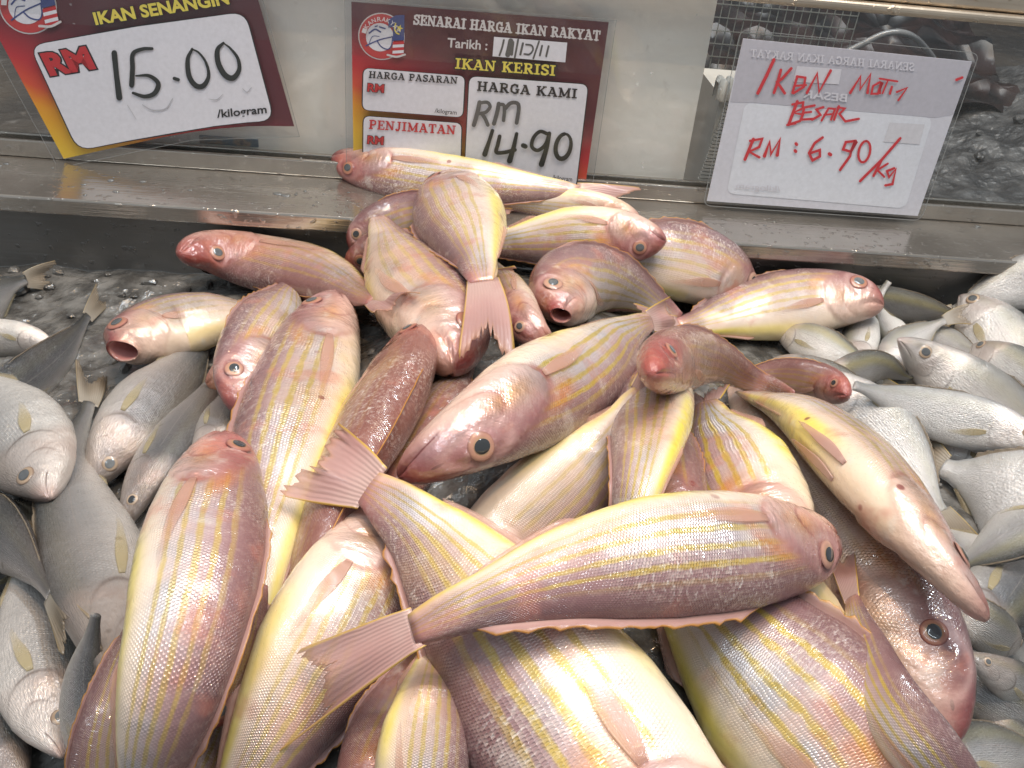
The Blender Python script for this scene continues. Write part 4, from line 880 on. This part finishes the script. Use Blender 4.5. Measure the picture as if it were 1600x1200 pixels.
sr('white fish with a dark eye stripe and yellow fin below the topmost white fish', [(1500, 462), (1530, 495), (1575, 560), (1620, 640), (1650, 700)], 112, s=1, pale=.3)
sr('small white fish belly in the gap behind the upturned bream, upright', [(1335, 570), (1345, 535), (1352, 500), (1372, 465), (1390, 440)], 56, s=1, tail=0)
sr('small white fish second from the left in the gap right of the upturned bream', [(1425, 560), (1400, 525), (1380, 500), (1370, 470)], 46, s=1, tail=0)
sr('pinkish white small fish third in the gap right of the upturned bream', [(1380, 575), (1410, 545), (1450, 515), (1490, 495), (1520, 490)], 66, s=1, pale=.3)
sr('white fish lying under the upturned bream with an olive tail', [(1215, 520), (1265, 535), (1320, 560), (1370, 590), (1410, 625)], 64, s=1, roll=-10, yel=1.)
sr('fish with olive fins half buried at the middle of the white group', [(1260, 600), (1320, 585), (1370, 575), (1415, 590), (1450, 600)], 60, s=1, roll=30, yel=1., red=.5)
sr('silver fish at the right edge behind the spotted white fish', [(1520, 540), (1570, 580), (1620, 620), (1680, 680)], 90, s=1, red=.2)
sr('dark fish lying in the shadow at the right edge below the grey tubular tail', [(1480, 1010), (1540, 950), (1600, 880), (1660, 820)], 110, s=-1, red=1.)
sr('brownish fish at the lower right corner, bottom of the white group', [(1440, 1200), (1510, 1180), (1580, 1175), (1680, 1180)], 100, s=1, red=.6)
sr('grey fish with a white belly right of the big bream head at lower right', [(1450, 1010), (1510, 1060), (1580, 1110), (1680, 1170)], 92, s=1, roll=10, red=.5)
sr('small silver fish at the right edge on top of the grey one at lower right', [(1505, 1020), (1560, 1050), (1620, 1085), (1690, 1130)], 72, s=1, red=.4)
sr('bluish fish below the yellow belly up bream chin', [(1590, 1010), (1545, 985), (1500, 950), (1450, 900)], 76, s=-1, red=.4)
sr('large plump white fish with dark spots at the right edge', [(1720, 860), (1640, 810), (1560, 765), (1470, 730), (1420, 700)], 190, s=-1, pale=.9, roll=-10)
sr('grey tubular fish tail at the right edge under the spotted white fish', [(1660, 800), (1600, 828), (1545, 858), (1490, 890)], 84, s=1, roll=40, red=.55, tail=0)
sr('small white fish head with a dark eye looking up behind the red cheeked bream', [(1180, 583), (1225, 575), (1290, 592), (1350, 622), (1400, 660)], 60, s=1, roll=12, tail=0)
sr('white fish running down right under the yellow belly up bream', [(1270, 580), (1345, 645), (1410, 715), (1470, 800), (1500, 850)], 112, s=1, pale=.6, roll=-5)
sr('white fish with orange cheek and its head up left, resting on others at right', [(1404, 530), (1465, 575), (1535, 628), (1610, 690), (1680, 750)], 112, s=1, pale=.35, roll=5)
sr('slender white fish lying level with its head at the right edge and yellow fin', [(1640, 695), (1560, 668), (1470, 648), (1400, 625), (1335, 603)], 86, s=-1, pale=.7, tail=0)
# breams at the back
br('pale bream at the back, mostly hidden under the top bream on the rail', [(1000, 345), (930, 330), (850, 320), (780, 320), (730, 330)], 62, s=1, roll=-20, pale=.5)
br('bream at the back left whose pale head points left below the top bream', [(546, 388), (590, 358), (660, 335), (740, 335), (800, 350)], 78, s=1, roll=10, pale=.3)
br('dusky striped bream tucked below the back left bream head', [(540, 415), (600, 400), (680, 410), (740, 430), (800, 450)], 84, s=1, roll=40, red=.4)
br('whitish yellow bellied bream at the back right, its head down right near the rail', [(1168, 470), (1110, 425), (1030, 405), (950, 400), (880, 400)], 118, s=-1, roll=-12, pale=.5, tail=0)
br('small dusky bream glimpsed between the hanging tail and the gaping head', [(860, 545), (820, 500), (790, 455), (770, 410)], 80, s=1, roll=10, red=.3, tail=0)
br('pale upturned bream with its eye near the hanging tail and yellow edge on the left', [(708, 575), (690, 510), (650, 455), (615, 400), (590, 340)], 165, s=-1, roll=-12, pale=.55, tail=0)
br('bream with a wide open mouth facing the viewer in the middle of the back', [(872, 492), (888, 450), (945, 442), (1000, 462), (1060, 500)], 116, s=1, roll=12, pale=.35, gape=.62, tail=0, hz=.012, hred=.35)
br('bream with its pink head at right lying on the back of the heap, stripes level', [(1040, 378), (975, 368), (890, 368), (810, 375), (740, 385)], 94, s=1, roll=8, pale=.1, tail=0, hred=.6)
br('topmost bream resting against the middle price card with its head at left', [(520, 246), (580, 262), (690, 280), (820, 290), (905, 299), (1005, 318)], 88, s=-1, roll=22, yel=.7, hred=.7)
br('bream hanging tail down over the middle of the heap from a broad striped back', [(700, 285), (712, 322), (738, 380), (756, 445), (762, 500), (760, 580)], 158, s=-1, roll=5, pale=.2, fb=.74, spread=.034, fork=.62)
# left part of the heap
br('reddish bream head half hidden below the small left bream with the dark eye', [(322, 600), (350, 590), (400, 560), (450, 530)], 70, s=-1, red=.9, tail=0)
br('pale bream lying belly up at the left with its pink mouth wide open', [(182, 548), (225, 528), (285, 508), (350, 495), (420, 485)], 104, s=1, roll=-55, pale=.75, gape=.85, tail=0, hz=.035)
br('brown backed bream at the upper left edge with its head pointing left', [(280, 398), (330, 392), (410, 408), (500, 432), (560, 458), (625, 478)], 92, s=-1, roll=38, red=.5, yel=.7, hred=.6)
br('small bream with its head down and a large dark eye at the left', [(372, 645), (385, 590), (412, 530), (440, 485), (460, 440)], 120, s=1, roll=5, pale=.35, tail=0)
br('long pale bellied bream with its head up, left of the brown back up bream', [(528, 462), (500, 545), (462, 660), (428, 780), (400, 890), (370, 1110)], 178, s=-1, roll=-16, pale=.15, tail=0)
br('buried reddish bream in the gap left of the centre bream, its back up', [(560, 850), (620, 740), (680, 640), (730, 570)], 120, s=-1, roll=45, red=.75, tail=0, dz=-.03, pect=0)
br('dark brownish bream lying back up, head at the top, left of the centre bream', [(656, 512), (622, 590), (570, 690), (512, 800), (462, 920), (425, 1010)], 112, s=1, roll=68, red=.85, yel=.45, tail=0, dz=-.018, anal=0)
# right part of the heap
br('big eyed mauve backed bream under the yellow belly up bream at lower right', [(1478, 1172), (1425, 1030), (1340, 880), (1250, 760), (1185, 670), (1150, 600)], 205, s=-1, roll=0, ue_=.155, er=.82, hred=0., yel=.25, pale=.75, tail=0)
br('buried bream in the gap between the lower left white one and big striped one', [(560, 1300), (600, 1180), (650, 1080), (680, 980)], 130, s=1, red=.5, tail=0)
br('buried bream at the bottom edge between the pink one and the white one', [(260, 1330), (300, 1220), (340, 1130), (380, 1040)], 120, s=1, red=.4, tail=0)
br('buried bream in the right gap under the upright striped one', [(1080, 900), (1050, 800), (1030, 700), (1040, 620)], 130, s=-1, red=.3, tail=0)
br('small bream head peeking from below the raised tail of the centre bream', [(955, 600), (1000, 580), (1040, 590), (1090, 600)], 72, s=-1, red=.4, tail=0)
br('bream lying belly towards the viewer at the upper right with its head to the right', [(1380, 478), (1320, 470), (1220, 480), (1120, 502), (1060, 510), (1000, 505)], 106, s=-1, roll=-30, pale=.55, yel=1.)
br('small red snouted bream head facing right behind the yellow belly up bream', [(1325, 618), (1280, 600), (1220, 590), (1150, 590)], 62, s=-1, roll=12, red=.55, tail=0, hred=1.)
br('bream squeezed upright right of the centre bream with a yellow belly edge', [(1030, 570), (1022, 640), (1008, 720), (990, 800), (975, 880)], 132, s=-1, roll=-15, pale=.2, yel=1., tail=0)
br('pale bream under the centre bream with a yellow belly edge and no head showing', [(700, 950), (790, 850), (870, 775), (935, 705), (985, 640), (1035, 570)], 170, s=-1, roll=-18, pale=.55, red=.08, fb=.86, pect=0, spread=.01, dz=-.045)
br('bream with a red snout and its head facing left at the right of the heap', [(1018, 585), (1055, 565), (1115, 568), (1175, 595), (1240, 620)], 98, s=1, roll=18, red=.6, tail=0, hred=1.)
br('striped bream with its tail up behind the head of the front bream', [(1225, 925), (1185, 815), (1143, 715), (1112, 655), (1096, 608)], 205, s=1, roll=0, yel=1., fb=.90, pect=0)
br('white cheeked bream showing between the front bream and the big one at lower right', [(1300, 1060), (1262, 975), (1225, 890), (1200, 820)], 120, s=1, roll=-20, pale=.9, tail=0)
br('dark bream with a bright eye and red cheek wedged between the two lower left breams', [(308, 1140), (336, 1060), (378, 970), (405, 910)], 125, s=-1, ue_=.14, red=.6, tail=0, hred=.9)
br('belly up yellow bream with its chin at lower right across the right of the heap', [(1541, 968), (1490, 905), (1410, 810), (1330, 715), (1250, 648), (1160, 612)], 128, s=-1, roll=-68, taper=.62, hred=0., pale=.4, yel=1., pelvic=1, pect=0, dorsal=0, tail=0)
br('pinkish bream at the bottom left corner behind the lower left bream', [(175, 1290), (168, 1180), (190, 1060), (220, 960)], 110, s=1, pale=.2, tail=0)
# front
br('orange tinted bream at the bottom edge between two larger striped ones', [(640, 1330), (655, 1200), (668, 1100), (680, 1000)], 150, s=-1, roll=-10, pale=.2, tail=0)
br('large white bream with its head up below the raised tail at lower left', [(595, 800), (565, 890), (500, 1020), (425, 1150), (360, 1270), (320, 1360)], 205, s=1, roll=-4, pale=.4, fb=.88, hred=0.)
br('large striped bream at the bottom right with a yellow belly and pointed belly fin', [(1430, 1390), (1300, 1180), (1180, 1040), (1080, 930), (1010, 850)], 320, s=-1, roll=-6, yel=1., pelvic=1, pale=.15, tail=0)
br('bream at the lower right whose pink tail fin points up beside the big eyed one', [(1530, 1290), (1450, 1180), (1390, 1100), (1352, 1015), (1310, 850)], 110, s=-1, roll=25, yel=.9, fb=.70, dz=-.014, dorsal=0)
br('centre bream with a big orange rimmed eye and its tail raised to the upper right', [(626, 745), (690, 704), (790, 645), (900, 585), (985, 515), (1058, 492)], 186, s=-1, roll=8, yel=1., fb=.84, taper=.84, dz=.03, hred=.3)
br('big striped bream running under the front one with its yellow edged tail at upper left', [(1190, 1560), (1010, 1290), (870, 1090), (735, 905), (622, 788), (478, 712)], 345, s=1, roll=8, yel=.9, fb=.86, spread=.05, fork=.45, pale=.1)
br('pink bream at the left front, red head up, running to the bottom edge', [(352, 684), (328, 770), (298, 920), (256, 1080), (222, 1220), (200, 1390)], 206, s=1, roll=12, yel=.7, red=.1, hred=.85)
br('large bream lying across the front of the heap, head right and tail lower left', [(1303, 848), (1210, 850), (1020, 868), (840, 905), (640, 985), (470, 1078)], 205, s=1, roll=20, yel=.8, fb=.80, fil=.8, red=.05, erect=.9, spread=.036, fork=.55, hred=.35)
